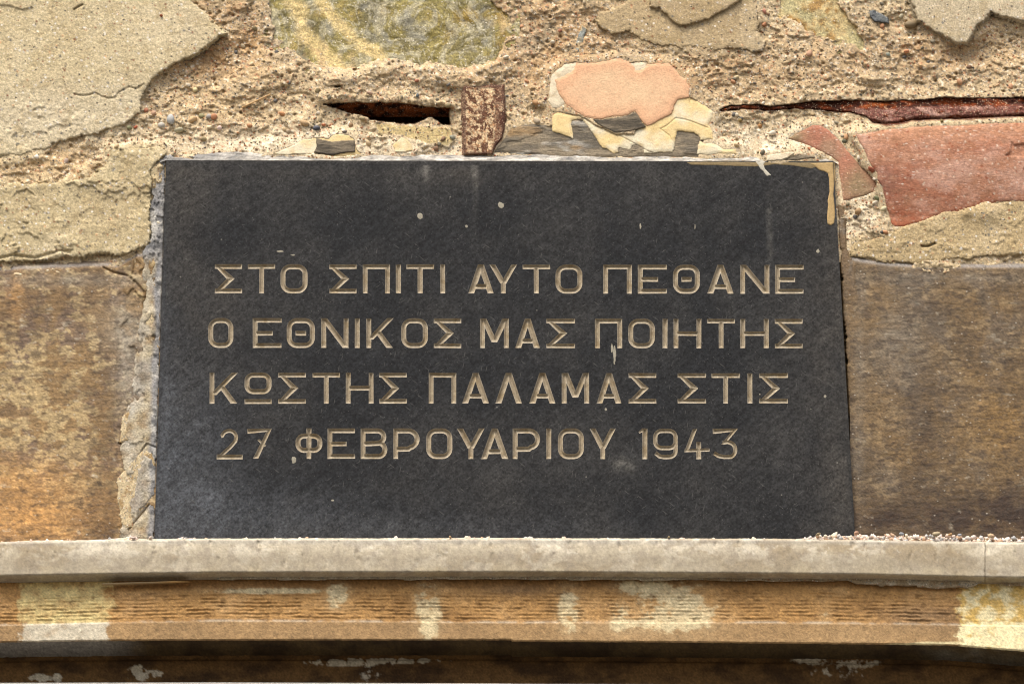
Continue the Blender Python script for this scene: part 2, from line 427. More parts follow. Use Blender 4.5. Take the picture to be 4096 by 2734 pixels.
def mortar_height(X, Y):
    smo = ss(-.1, .35, fbm(X, Y, 150, 3, 71, ax=1.5))              # trowelled, smoother areas
    h = -9 + 3.0 * fbm(X, Y, 330, 3, 1) + 2.6 * fbm(X, Y, 120, 4, 11, 0.5, ax=1.5) + (1.1 - 0.8 * smo) * fbm(X, Y, 30, 3, 21, 0.6)
    t = fbm(X, Y, 150, 4, 31, 0.6, ax=1.6)                      # flaky terraces
    h += 2.2 * ss(-0.02, 0.02, t) + 1.8 * ss(0.18, 0.21, t) - 1.6 * ss(-0.2, -0.24, t)
    t2 = fbm(X, Y, 60, 3, 41, 0.6, ax=1.8)
    h += 0.9 * ss(0.0, 0.05, t2)
    d, v = cellular(X, Y, 17, 5)
    h += 1.3 * (1 - smo * .8) * np.clip(1 - (d / 8.0) ** 2, 0, 1) * (v > 0.6)         # lumps of aggregate
    d, v = cellular(X, Y, 34, 6)
    h -= 3.5 * ss(9, 3, d) * (v > 0.86)                               # pits
    # ridge of mortar under the green stone, hollows under the plaster edges
    ridge = Z(R2, [(350, 640), (480, 560), (640, 490), (850, 470), (1100, 510), (1300, 545), (1500, 500)])
    h += 7 * np.exp(-(line_dist(X, Y, ridge) / 55) ** 2)
    lip = Z(R2, [(340, 690), (520, 670), (900, 680), (1200, 715)])
    h += 5 * np.exp(-(line_dist(X, Y, lip) / 26) ** 2)
    h += blobs(X, Y, [(680, 330, 130, 70, -5), (860, 210, 140, 60, -7), (1000, 180, 60, 40, -5), (1120, 110, 40, 60, -3),
                      (1550, 560, 170, 60, 3), (3900, 215, 160, 45, -7), (4020, 160, 80, 50, -8), (2560, 150, 260, 18, -3),
                      (2200, 170, 60, 60, -5), (3500, 700, 60, 40, -3), (3470, 900, 60, 120, 1.5), (2700, 470, 120, 60, 2)])
    h += 4 * np.exp(-(line_dist(X, Y, Z(R4, [(430, 350), (520, 320), (640, 380), (760, 420), (880, 470), (1000, 530)])) / 25) ** 2) * (0.6 + 0.6 * fbm(X, Y, 70, 2, 51))
    h += 1.5 * np.exp(-((Y - 395) / 30) ** 2) * ss(2860, 2950, X)       # lip over the iron beam
    # level off near the plaque so nothing stands in front of its edges
    s = sdf_big(X, Y, PLQ, 160)
    lim = -3.0 + 12 * ss(-15, -110, s)
    h = np.minimum(h, lim)
    h = h + (ss(-110, -15, s)) * np.clip(-6.5 - h, 0, 6)
    return h


H = mortar_height(X, Y)
# cuts: hole, beam groove
sH = sdf_big(X, Y, polyHole, 40) + 9 * fbm(X, Y, 26, 4, 61, .65)
H = np.where(sH > -30, H * 1.0 - 62 * ss(-2, 3, sH), H)
sH2 = sdf_big(X, Y, Z(R2, [(405, 590), (450, 588), (458, 602), (415, 604)]), 30) + 2 * fbm(X, Y, 12, 2, 63)
H -= 16 * ss(-2, 4, sH2)
sB = sdf_big(X, Y, polyBeam, 40) + 5 * fbm(X, Y, 26, 3, 62)
H = H - 26 * ss(-1, 4, sB)
sBar = sdf_big(X, Y, polyBar, 40)
H = H - 14 * ss(0, 4, sBar - 4)


# patches: (key, name, polygon, surface height fn, edge jag, colour fn ...)
def hA(X, Y):
    h = 1.0 + 1.0 * fbm(X, Y, 500, 2, 101) + 0.5 * fbm(X, Y, 60, 3, 102, 0.6) + 0.55 * fbm(X, Y, 13, 2, 108)
    t = fbm(X, Y, 260, 4, 103, 0.6, ax=2)
    low = ss(330, 420, Y - 0.15 * X)
    h += low * (1.6 * ss(0.0, 0.03, t) + 0.9 * fbm(X, Y, 60, 4, 104, 0.6) + 1.0 * ss(0.12, 0.15, fbm(X, Y, 90, 3, 107)))
    h -= 4.2 * ss(330, 600, Y + 0.15 * X)
    h += 0.7 * low * fbm(X, Y, 15, 3, 109, .6)
    cr = line_dist(X, Y, Z((0, 0, 2.294), [(680, 865), (760, 880), (830, 870), (870, 850), (930, 885), (1000, 905), (1060, 895), (1090, 850), (1180, 800), (1260, 815), (1320, 770)]))
    h -= 1.6 * ss(4.5, 1, cr)
    top = sdf_big(X, Y, [(-900, -600), (130, -600), (132, 30), (90, 40), (60, 30), (30, 22), (-900, 0)], 30)
    h += 1.6 * ss(-1, 3, top)
    h -= 3 * ss(5, 1, line_dist(X, Y, Z((0, 0, 2.294), [(680, 90), (720, 65), (760, 45)])))
    return h


def hB(X, Y):
    h = -3.2 + 1.2 * fbm(X, Y, 220, 2, 111) + 0.8 * fbm(X, Y, 45, 4, 112, 0.6)
    t = fbm(X + 30 * fbm(X, Y, 90, 2, 118), Y, 190, 5, 113, 0.62, ax=1.3)
    for k, lv in enumerate((-0.2, 0.02, 0.24)):
        h += 1.5 * ss(lv, lv + 0.03, t) * (0.35 + 0.9 * ss(-.2, .3, fbm(X, Y, 160, 2, 119 + k)))
    h += 0.6 * fbm(X, Y, 14, 3, 117, 0.6)
    h -= 2.5 * ss(8, 2, line_dist(X, Y, Z(R1, [(0, 1470), (80, 1455), (200, 1470), (340, 1430), (400, 1440)])))
    h += 1.0 * ss(1040, 1000, Y)
    return h


def hC(X, Y):
    return 2.0 + 1.0 * fbm(X, Y, 400, 2, 121) + 0.3 * fbm(X, Y, 40, 4, 122) + 0.3 * fbm(X, Y, 13, 2, 123)


def hE(X, Y):
    return -3.2 + 1.0 * fbm(X, Y, 260, 2, 131) + 0.8 * fbm(X, Y, 50, 5, 132, 0.62) + 0.6 * fbm(X, Y, 14, 3, 134, .6)


def hD(X, Y):
    return 1.6 + 1.0 * fbm(X, Y, 260, 2, 135) + 0.4 * fbm(X, Y, 50, 4, 136, 0.6) + 0.45 * fbm(X, Y, 13, 2, 137)


def hF(X, Y):
    h = -4.5 + 2.0 * fbm(X, Y, 260, 2, 141) + 1.1 * fbm(X, Y, 55, 5, 142, 0.65) + 0.8 * ss(0.05, 0.12, fbm(X, Y, 120, 5, 143, .62, ax=2)) + 0.5 * fbm(X, Y, 14, 3, 144)
    h += blobs(X, Y, [(3940, 850, 70, 50, 5), (3870, 850, 30, 22, 3)])
    h -= 5 * ss(6, 1, line_dist(X, Y, Z(R9, [(1415, 1110), (1470, 1112), (1530, 1085)])))
    return h


def hGreen(X, Y):
    w = X + 50 * fbm(X, Y, 200, 2, 158); w2 = Y + 50 * fbm(X, Y, 180, 2, 159)
    h = -12.5 + 3.0 * fbm(w, w2, 260, 3, 151, 0.5) + 3.0 * fbm(w, w2, 130, 5, 152, 0.55, ridge=True) + 0.6 * fbm(X, Y, 40, 4, 153, 0.6)
    return h


def hYel(X, Y):
    return -10.5 + 2 * fbm(X, Y, 200, 2, 161) + 1.6 * fbm(X, Y, 80, 4, 162, 0.5, ridge=True)


def hPeach(X, Y):
    return -0.9 + 0.5 * fbm(X, Y, 240, 2, 171) + 0.2 * fbm(X + Y, Y, 40, 4, 172, 0.65)


def hWhite(X, Y):
    return -2.2 + 0.6 * fbm(X, Y, 60, 3, 175) + 0.3 * fbm(X, Y, 20, 2, 176)


def hCream(X, Y):
    h = -2.6 + 0.5 * fbm(X, Y, 160, 3, 181) + 0.15 * fbm(X, Y, 40, 3, 182)
    cr = np.minimum(line_dist(X, Y, Z(R3, [(1180, 925), (1250, 935), (1300, 950), (1390, 985), (1430, 1000)])),
                    line_dist(X, Y, Z(R3, [(1300, 765), (1290, 800), (1295, 830)])))
    cr = np.minimum(cr, line_dist(X, Y, Z(R3, [(1180, 925), (1110, 985), (1060, 1010), (1130, 1060), (1150, 1100)])))
    cr = np.minimum(cr, line_dist(X, Y, Z(R3, [(740, 1060), (850, 1120), (960, 1180), (1000, 1195)])))
    return h - 0.9 * ss(3.2, 0.5, cr)


def hSlate(X, Y):
    return -4.3 + 0.8 * fbm(X, Y, 120, 4, 191, 0.6, ax=3.5) + 0.8 * ss(0.05, 0.09, fbm(X, Y, 60, 3, 192, ax=4)) + 0.4 * fbm(X, Y, 14, 3, 193, ax=4)


def hFlake(X, Y):
    return -0.2 - 0.01 * (540 - Y) + 0.5 * fbm(X, Y, 16, 3, 194, ax=6)


def hT1(X, Y):
    return -3.0 + 0.006 * (X - 3300) + 0.5 * fbm(X, Y, 120, 3, 201)


def hT2(X, Y):
    t = (Y - 560 + 0.05 * (X - 3700)) / 190.0
    h = 5.5 - 4.8 * np.clip(t, -1.4, 1.6) ** 2 + 0.5 * fbm(X, Y, 160, 3, 205, ax=3) + 0.25 * fbm(X, Y, 30, 4, 206, .65)
    h -= 1.8 * ss(4, 0, sdf_big(X, Y, Z(R9, [(2240, 160), (2255, 190), (2349, 175), (2400, 260), (2349, 290), (2180, 280), (2230, 250)]), 30) * -1)
    return np.maximum(h, -8)


def hBar(X, Y):
    return -1.2 + 0.5 * fbm(X, Y, 40, 4, 211, 0.6)


def hBeam(X, Y):
    yt = np.interp(X, [p[0] for p in beam_top], [p[1] for p in beam_top])
    yb = np.interp(X, [p[0] for p in beam_bot], [p[1] for p in beam_bot])
    t = np.clip((Y - yt) / np.maximum(yb - yt, 6), 0, 1)
    h = -8.5 + 2.5 * ss(0.2, 0.55, t) * ss(3380, 3520, X) - 5 * ss(0.8, 1, t) * ss(3450, 3520, X)
    return h + 2.2 * fbm(X, Y, 40, 4, 221, 0.6, ax=2.5) + 1.6 * fbm(X, Y, 13, 3, 222, .6, ax=1.6)


def hSideL(X, Y):
    w = ss(1050, 1150, Y)
    return -2.6 - 1.0 * (1 - w) + (1 - w) * (2.4 * fbm(X, Y, 70, 4, 231, 0.6, ax=0.5) + 1.5 * ss(0, 0.04, fbm(X, Y, 60, 3, 233, ax=0.5))) + 1.1 * fbm(X, Y, 50, 4, 232, 0.6) + w * (1.3 * ss(0, .04, fbm(X, Y, 130, 4, 234, .6, ay=1.5)) - 0.8) - 2.2 * w * ss(5, 1, line_dist(X, Y, Z(R5, [(640, 1180), (690, 1080), (710, 1055), (760, 1075)]))) - 2.2 * w * ss(5, 1, line_dist(X, Y, Z(R5, [(620, 1470), (660, 1420), (700, 1375), (735, 1325)]))) - 3 * w * ss(16, 4, np.hypot(X - 615, Y - 1350))


def hSideR(X, Y):
    return -4.4 + 0.5 * fbm(X, Y, 60, 4, 241, 0.6, ay=2) + 0.4 * fbm(X, Y, 14, 3, 242) - 0.9 * ss(1150, 1250, Y)


# colours -------------------------------------------------------------
c_sand = L(206, 184, 145); c_light = L(244, 226, 192); c_brown = L(184, 148, 104); c_orange = L(214, 178, 126); c_grey = L(188, 174, 146)


def col_mortar(X, Y):
    n1 = fbm(X, Y, 260, 4, 301); n2 = fbm(X, Y, 70, 4, 302, 0.6); n3 = fbm(X, Y, 22, 3, 303, 0.6)
    c = np.broadcast_to(c_sand, X.shape + (3,))
    c = mixc(c, c_brown, np.clip(blobs(X, Y, [(880, 60, 200, 130, .8), (850, 235, 190, 70, .8), (1010, 150, 80, 60, .6), (2180, 150, 330, 260, .8), (3100, 260, 700, 140, .5), (3800, 200, 350, 110, .55), (1600, 330, 350, 60, .25), (2800, 330, 300, 90, .3), (760, 270, 180, 60, 0.5)]) * (0.8 + n2), 0, 1))  # brown mortar; under the upper left plaster edge it also paints in shade
    c = mixc(c, c_orange, np.clip(blobs(X, Y, [(250, 640, 500, 90, .55), (900, 420, 260, 120, .5), (1050, 230, 150, 80, .5), (2500, 500, 100, 100, .2)]) * (0.8 + n1), 0, 1))
    c = mixc(c, c_light, np.clip(blobs(X, Y, [(1000, 570, 400, 60, .8), (1700, 600, 350, 40, .8), (3080, 560, 230, 60, .75), (3430, 880, 80, 130, .75), (520, 600, 130, 60, .4), (1300, 560, 150, 60, .6), (2700, 520, 200, 100, .35)]) * (0.85 + n2), 0, 1))
    c = mixc(c, c_grey, 0.5 * ss(0.1, 0.5, n1) * ss(400, 200, Y))
    c = mixc(c, L(172, 152, 122), ss(.12, .4, fbm(X, Y, 90, 5, 304, .65)) * ss(520, 420, Y) * .55)
    d, v = cellular(X, Y, 13, 15)
    g = ss(6, 3.5, d)
    c = mixc(c, L(120, 105, 88), g * (v > 0.88) * 0.7)
    c = mixc(c, L(190, 135, 98), g * ((v > 0.78) & (v < 0.86)) * 0.8)
    c = mixc(c, L(245, 232, 205), g * ((v > 0.60) & (v < 0.70)) * 0.7)
    c = c * 0.93 + c.mean(-1, keepdims=True) * 0.07
    return c * (1.04 + 0.20 * n3 + 0.16 * n2)[..., None]


def col_plaster(tint, seed, dk=0.1):
    def f(X, Y):
        n = fbm(X, Y, 300, 4, seed); n3 = fbm(X, Y, 16, 3, seed + 5, 0.6)
        c = mixc(np.broadcast_to(tint, X.shape + (3,)), L(190, 168, 130), np.clip(0.35 + n * 0.9, 0, 1) * 0.6)
        c = mixc(c, c_light * 0.95, np.clip(-n * 1.2, 0, 1) * 0.7) * 0.94
        if seed == 501:
            c = mixc(c, L(236, 222, 192), np.clip(blobs(X, Y, [(150, 480, 420, 130, .8), (520, 420, 120, 120, .4), (700, 120, 160, 120, .4)]), 0, 1) * (.7 + .6 * n))
        c = mixc(c, L(172, 150, 108), ss(0.0, 0.4, fbm(X, Y, 60, 4, seed + 7, 0.6)) * 0.4)
        c = c * np.clip(1 + dk * n3 + 0.22 * fbm(X, Y, 11, 2, seed + 8), .4, 1.6)[..., None]
        for s_, r0, pr, tn in ((24, 4.6, 0.10, L(74, 72, 70)), (28, 5.0, 0.06, L(132, 76, 54)), (26, 5.0, 0.12, L(244, 238, 226)), (40, 6.5, 0.08, L(120, 120, 114)), (36, 6, 0.08, L(214, 172, 130))):
            d, v = cellular(X, Y, s_, seed + int(s_ + r0))
            c = mixc(c, tn, ss(r0, r0 * 0.55, d) * (v < pr) * 0.85)
        return c
    return f


def col_green(X, Y):
    w = X + 60 * fbm(X, Y, 200, 2, 158); w2 = Y + 60 * fbm(X, Y, 180, 2, 159)
    n = fbm(w, w2, 200, 5, 401, 0.6); r = fbm(w, w2, 120, 5, 402, 0.55, ridge=True)
    c = mixc(np.broadcast_to(L(152, 138, 76), X.shape + (3,)), L(112, 102, 58), ss(-0.1, 0.4, n))
    c = mixc(c, L(168, 138, 62), ss(0.1, 0.45, fbm(X, Y, 160, 4, 403)) * 0.75)
    c = mixc(c, L(196, 188, 160), ss(0.50, 0.72, r + 0.25 * fbm(X, Y, 24, 3, 409)) * 0.5)
    c = mixc(c, L(206, 198, 170), ss(0.62, 0.8, fbm(w, w2, 46, 4, 408, 0.6, ridge=True)) * 0.55)
    c = mixc(c, L(128, 128, 120), ss(0.1, 0.4, fbm(w, w2, 90, 3, 404)) * 0.5)
    vein = np.minimum(line_dist(X, Y, Z(R2, [(90, -60), (130, 40), (190, 170), (230, 280), (330, 370), (450, 470)])) / 1.4,
                      line_dist(X, Y, Z(R2, [(300, -30), (400, 130), (500, 230), (600, 310), (740, 380)])))
    c = mixc(c, L(226, 200, 138), ss(34, 8, vein + 26 * fbm(X, Y, 60, 4, 405)) * 0.9)
    c = mixc(c, L(212, 180, 128), ss(0, 0.5, fbm(X, Y, 60, 4, 406)) * np.clip(blobs(X, Y, [(1250, 230, 150, 70, 1), (1560, 285, 400, 22, .8), (2040, 150, 60, 150, .9)]), 0, 1))
    return c * (1 + 0.28 * fbm(X, Y, 26, 4, 407, 0.65))[..., None]


def col_yel(X, Y):
    n = fbm(X, Y, 120, 4, 411)
    c = mixc(np.broadcast_to(L(178, 140, 78), X.shape + (3,)), L(158, 148, 100), ss(-0.1, 0.3, n))
    c = mixc(c, L(214, 200, 150), ss(0.3, 0.7, fbm(X, Y, 60, 4, 412, ridge=True)) * 0.6)
    return c * (1 + 0.25 * fbm(X, Y, 26, 4, 413))[..., None]


def col_peach(X, Y):
    c = mixc(np.broadcast_to(L(228, 186, 148), X.shape + (3,)), L(228, 200, 160), np.clip(0.5 + fbm(X + Y, Y - X * 0.4, 150, 3, 421), 0, 1) * 0.55)
    edge = sdf_big(X, Y, polyPeach, 60)
    c = mixc(c, L(220, 164, 126), ss(70, 10, edge) * 0.5)
    d, v = cellular(X, Y, 26, 25)
    return mixc(c, L(206, 150, 112), ss(5, 2, d + 2 * fbm(X, Y, 9, 2, 26)) * (v > 0.93) * 0.6)


def col_cream(X, Y):
    c = mixc(np.broadcast_to(L(234, 208, 152), X.shape + (3,)), L(234, 222, 190), ss(-0.1, 0.3, fbm(X, Y, 110, 4, 431, ax=1.6)))
    return mixc(c, L(208, 174, 116), ss(0.1, 0.5, fbm(X, Y, 60, 4, 432)) * 0.5)


def col_white(X, Y):
    return mixc(np.broadcast_to(L(226, 212, 182), X.shape + (3,)), L(200, 180, 145), ss(0, 0.5, fbm(X, Y, 40, 4, 433)))


def col_slate(X, Y):
    n = fbm(X, Y, 80, 5, 441, 0.65, ax=4)
    c = mixc(np.broadcast_to(L(150, 136, 112), X.shape + (3,)), L(104, 96, 82), ss(-0.2, 0.2, n))
    c = mixc(c, L(196, 192, 180), ss(0.1, 0.4, fbm(X, Y, 50, 4, 442, ax=3)) * 0.8 * ss(2450, 2250, X) * ss(2000, 2060, X))
    c = mixc(c, L(168, 132, 82), ss(0.1, 0.4, fbm(X, Y, 70, 4, 443, ax=3)) * 0.6 * ss(2400, 2300, X))
    return c


def col_slate_dark(X, Y):
    n = fbm(X, Y, 30, 4, 445, 0.65, ax=6)
    return mixc(np.broadcast_to(L(124, 112, 92), X.shape + (3,)), L(80, 72, 58), ss(-0.2, 0.25, n))


def col_tile(X, Y):
    c = mixc(np.broadcast_to(L(184, 134, 106), X.shape + (3,)), L(176, 120, 94), ss(-0.2, 0.3, fbm(X, Y, 180, 4, 451, ax=3)))
    c = mixc(c, L(204, 154, 120), ss(600, 500, Y) * 0.8)
    c = mixc(c, L(214, 176, 156), ss(-0.05, 0.5, fbm(X, Y, 80, 5, 452, 0.65, ax=2) + 0.4 * np.exp(-((Y - 700) / 70) ** 2) * ss(3450, 3800, X)) * 0.55)  # pale mottling, thickened along the bulge as a painted highlight
    c = mixc(c, L(140, 98, 84), np.exp(-((X - 3540) / 60) ** 2 - ((Y - 740) / 80) ** 2) * 0.6)
    c = mixc(c, L(174, 102, 74), ss(800, 860, Y) * ss(3800, 3600, X) * 0.8)
    c = mixc(c, L(168, 120, 90), ss(0.1, 0.4, fbm(X, Y, 50, 4, 455)) * 0.5)
    d, v = cellular(X, Y, 34, 456)
    c = mixc(c, L(150, 82, 58), ss(7, 3, d + 3 * fbm(X, Y, 10, 2, 457)) * (v > .72) * .7)
    d, v = cellular(X, Y, 22, 458)
    c = mixc(c, L(232, 210, 186), ss(5, 2.5, d) * (v > .86) * .8)
    c = mixc(c, L(200, 156, 130), ss(.05, .3, fbm(X, Y, 34, 4, 459, .7, ax=2.4)) * .5)
    return c * (0.97 + 0.2 * fbm(X, Y, 14, 3, 453))[..., None]


def col_tile1(X, Y):
    c = mixc(np.broadcast_to(L(182, 126, 102), X.shape + (3,)), L(166, 132, 106), ss(-0.1, 0.4, fbm(X, Y, 110, 4, 456)))
    c = mixc(c, L(150, 128, 98), np.clip(blobs(X, Y, [(3180, 545, 50, 30, 1), (3420, 760, 90, 60, .8), (3440, 700, 60, 60, .5)]), 0, 1))
    return c * (1 + 0.15 * fbm(X, Y, 14, 3, 457))[..., None]


def col_rust(X, Y):
    n = fbm(X, Y, 34, 4, 461, 0.55)
    c = mixc(np.broadcast_to(L(226, 200, 160), X.shape + (3,)), L(180, 136, 98), ss(-0.05, 0.2, fbm(X, Y, 12, 3, 462)))
    c = mixc(c, L(96, 60, 42), ss(0.0, 0.1, fbm(X, Y, 26, 3, 465, .6) + .25 * n) * 0.95)
    c = mixc(c, L(120, 84, 66), ss(0.0, 0.35, fbm(X, Y, 60, 3, 463) + 0.5 * np.exp(-((X - 1995) / 22) ** 2) - 0.1) * 0.75)
    s = sdf_big(X, Y, polyBar, 40)
    c = mixc(c, L(104, 76, 62), ss(16, 6, s) * 0.8)
    return mixc(c, L(84, 50, 38), ss(30, 0, np.abs(X - 2005)) * ss(-0.2, 0.2, fbm(X, Y, 60, 3, 464)) * 0.7)


def col_beam(X, Y):
    yt = np.interp(X, [p[0] for p in beam_top], [p[1] for p in beam_top])
    n = fbm(X, Y, 40, 4, 471, 0.6, ax=2)
    c = mixc(np.broadcast_to(L(132, 66, 36), X.shape + (3,)), L(74, 40, 28), ss(-0.15, 0.1, n))
    c = mixc(c, L(160, 86, 42), ss(0.16, 0.32, fbm(X, Y, 50, 4, 473, ax=3)) * 0.8)
    low = ss(24, 34, Y - yt + 10 * n) * ss(3350, 3470, X)
    return mixc(c, mixc(np.broadcast_to(L(132, 88, 76), X.shape + (3,)), L(178, 142, 126), ss(-0.1, 0.3, fbm(X, Y, 60, 4, 472, ax=2))), low * (1 - ss(.1, .25, fbm(X, Y, 24, 4, 474, .6, ax=1.5))))


def col_panel(side):
    def f(X, Y):
        n = fbm(X, Y, 300, 4, 851 + side, 0.55, ax=1.4); n2 = fbm(X, Y, 70, 5, 853 + side, 0.68, ax=2.6); n3 = fbm(X, Y, 16, 3, 855 + side, 0.7, ax=1.6)
        st = fbm(X, Y, 18, 3, 859 + side, 0.6, ax=4)
        bw = fbm(X, Y, 60, 5, 1851 + side, 0.62, ax=1.5); bv = fbm(X, Y, 150, 4, 1853 + side, 0.55, ay=1.6); b3 = fbm(X, Y, 26, 4, 1855 + side, 0.62, ax=2.2)
        if side == 0:
            c = mixc(np.broadcast_to(L(170, 138, 92), X.shape + (3,)), L(140, 112, 76), ss(-.15, .3, n))
            c = mixc(c, L(134, 114, 100), ss(-.05, .25, bv + .3 * bw) * 0.65)
            c = mixc(c, L(224, 196, 142), ss(0.03, .12, bw + .12 * b3 + np.clip(blobs(X, Y, [(40, 1480, 170, 130, .22), (220, 1640, 280, 150, .14), (180, 1800, 260, 140, .16), (300, 1300, 200, 60, .08), (350, 1950, 130, 90, .12)]), 0, 1) - .06) * 0.8)
            c = mixc(c, L(238, 182, 112), np.clip(blobs(X, Y, [(120, 2070, 300, 120, 1.0), (60, 1180, 34, 90, .8), (80, 1900, 250, 90, .5)]), 0, 1) * np.clip(.85 + 1.2 * bw, 0, 1))
            c = mixc(c, L(112, 84, 52), np.clip(blobs(X, Y, [(150, 1230, 240, 90, .45), (430, 1720, 60, 190, .6), (410, 2070, 80, 130, .8), (330, 1560, 120, 60, .3), (100, 1340, 100, 40, .3)]) * (1 + 1.8 * bw), 0, 1))
            c = mixc(c, L(184, 172, 150), np.clip(blobs(X, Y, [(520, 1480, 60, 200, .7), (480, 1300, 100, 100, .5), (560, 1900, 50, 200, .5), (300, 1120, 400, 26, .5)]) * (1 + 1.5 * bw), 0, 1))
        else:
            c = mixc(np.broadcast_to(L(162, 132, 90), X.shape + (3,)), L(132, 108, 76), ss(-.15, .3, n))
            c = mixc(c, L(140, 124, 104), ss(-0.05, .25, bv) * 0.6)
            c = mixc(c, L(200, 170, 124), ss(0.05, .2, bw + .15 * b3 + blobs(X, Y, [(3980, 1560, 220, 60, .16), (3560, 1780, 80, 180, .12)])) * 0.6)
            c = mixc(c, L(176, 138, 82), np.clip(blobs(X, Y, [(4020, 1680, 160, 170, .8), (3540, 1350, 80, 300, .3), (3600, 1830, 90, 60, .5)]) * (1 + bw), 0, 1))
            c = mixc(c, L(84, 62, 42), np.clip(blobs(X, Y, [(3700, 1700, 70, 240, .5), (3900, 2070, 330, 80, .95), (4050, 1990, 120, 100, .5), (3500, 2090, 120, 70, .6), (3720, 1240, 140, 40, .45), (3860, 1560, 200, 18, .45), (3620, 1560, 60, 100, .3)]) * (1 + 1.8 * bw), 0, 1))
            c = mixc(c, L(178, 164, 142), np.clip(blobs(X, Y, [(3600, 1380, 120, 190, .6), (3440, 1500, 24, 500, .4), (3800, 1110, 400, 24, .5), (3540, 1900, 60, 60, .3)]) * (1 + 1.6 * bw), 0, 1))
        c = mixc(c, L(222, 208, 180), ss(0.30, .42, b3 * .9 + bv * .3) * 0.5)
        c = mixc(c, L(92, 72, 54), ss(0.12, .3, -b3 + .5 * bw) * 0.55)
        k_ = 0.47 if side else 0.66
        return c * k_ * np.clip(1 + 0.55 * n3 + 0.2 * st + 0.3 * n2, .35, 1.8)[..., None]
    return f


def col_sideL(X, Y):
    n = fbm(X, Y, 70, 4, 481, 0.6, ay=1.5)
    g = mixc(np.broadcast_to(L(150, 148, 145), X.shape + (3,)), L(196, 192, 182), ss(-0.1, 0.3, n))
    g = mixc(g, L(92, 92, 92), ss(0.0, 0.3, fbm(X, Y, 40, 4, 484)) * 0.8)
    s = mixc(np.broadcast_to(L(206, 190, 154), X.shape + (3,)), L(170, 144, 98), ss(-0.1, 0.3, fbm(X, Y, 60, 4, 482)))
    s = mixc(s, g, np.clip(ss(40, 12, sdf(X, Y, PLQ) * -1 + 14 * n) + ss(-0.3, 0.4, fbm(X, Y, 120, 3, 483)) * 0.5, 0, 1))
    return mixc(g, mixc(s, g, 0.3 + 0 * X), ss(1000, 1080, Y))


def col_sideR(X, Y):
    n = fbm(X, Y, 50, 4, 491, 0.6, ay=2)
    c = mixc(np.broadcast_to(L(132, 108, 78), X.shape + (3,)), L(158, 148, 132), ss(.1, 0.4, n) * ss(1500, 1000, Y) * 0.8)
    return mixc(col_panel(1)(X, Y), 0.8 * c, 0.35 + 0.45 * ss(1150, 1000, Y) + 0 * X)


PATCHES = [
    # name, polygon, height, jag, drop edge, colour, material, parent-free label, step, smooth
    ('plaster_patch', polyA, hA, 1.0, col_plaster(L(222, 206, 166), 501), M_plaster, 'broad sheet of sandy plaster, upper left', 4.0),
    ('plaster_patch', polyB, hB, 1.0, col_plaster(L(212, 196, 156), 511, 0.16), M_plaster, 'flaking plaster left of the plaque', 4.0),
    ('plaster_patch', polyE, hE, 1.0, col_plaster(L(198, 176, 138), 521, 0.2), M_plaster, 'lower coarse plaster coat, top centre right', 4.0),
    ('plaster_patch', polyD, hD, 0.7, col_plaster(L(192, 170, 132), 531, 0.12), M_plaster, 'upper plaster coat at the top edge', 4.0),
    ('plaster_patch', polyC, hC, 0.9, col_plaster(L(216, 202, 172), 541, 0.08), M_plaster, 'smooth plaster with ragged edge, upper right corner', 4.0),
    ('plaster_patch', polyF, hF, 0.8, col_plaster(L(202, 180, 138), 551, 0.18), M_plaster, 'mortar bed below the red tile', 4.0),
    ('stone', polyGreen, hGreen, 1.2, col_green, M_stone, 'green and yellow veined stone', 4.0),
    ('stone', polyYel, hYel, 1.0, col_yel, M_stone, 'yellow green stone by the upper right plaster', 4.0),
    ('tile_fragment', polyT1, hT1, 0.35, col_tile1, M_tile, 'small broken red tile touching the plaque corner', 3.6),
    ('tile_fragment', polyT2, hT2, 0.35, col_tile, M_tile, 'large curved red roof tile', 4.0),
    ('slate_layer', polySlate, hSlate, 0.4, col_slate, M_slate, None, 3.2),
    ('white_undercoat', polyWhite, hWhite, 0.5, col_white, M_paint, None, 3.6),
    ('cream_paint_layer', polyCream, hCream, 0.45, col_cream, M_paint, 'cracked cream paint layer below the peach one', 2.8),
    ('slate_flake', polyFlake, hFlake, 0.2, col_slate_dark, M_slate, 'dark flake hanging under the peach paint', 2.8),
    ('peach_paint_layer', polyPeach, hPeach, 0.55, col_peach, M_paint, None, 2.8),
    ('cream_paint_layer', polyCream2, lambda X, Y: hCream(X, Y) - 0.4, 0.25, col_cream, M_paint, 'small cream patch over the left half of the plaque', 2.8),
    ('slate_flake', polySlate2, lambda X, Y: hFlake(X, Y) - 1.6, 0.2, col_slate_dark, M_slate, 'dark flake on the small cream patch', 2.8),
    ('stone_chip', polyPale, lambda X, Y: -3 + 0.6 * fbm(X, Y, 40, 3, 77), 0.3, col_cream, M_paint, 'small pale stone chip above the plaque', 3.0),
    ('cream_paint_layer', polyCream3, lambda X, Y: 1.2 + 0.01 * (X - 3100) + 0.3 * fbm(X, Y, 20, 3, 78), 0.2, col_white, M_paint, 'loose cream chip on the right top edge of the plaque', 2.6),
    ('slate_flake', polySlate3, lambda X, Y: 0.4 + 0.3 * fbm(X, Y, 20, 3, 79), 0.2, col_slate, M_slate, 'thin grey flake at the right end of the plaque top', 2.6),
]
THIN = ('slate_layer', 'white_undercoat', 'cream_paint_layer', 'slate_flake', 'peach_paint_layer', 'tile_fragment', 'stone_chip')
SD = []
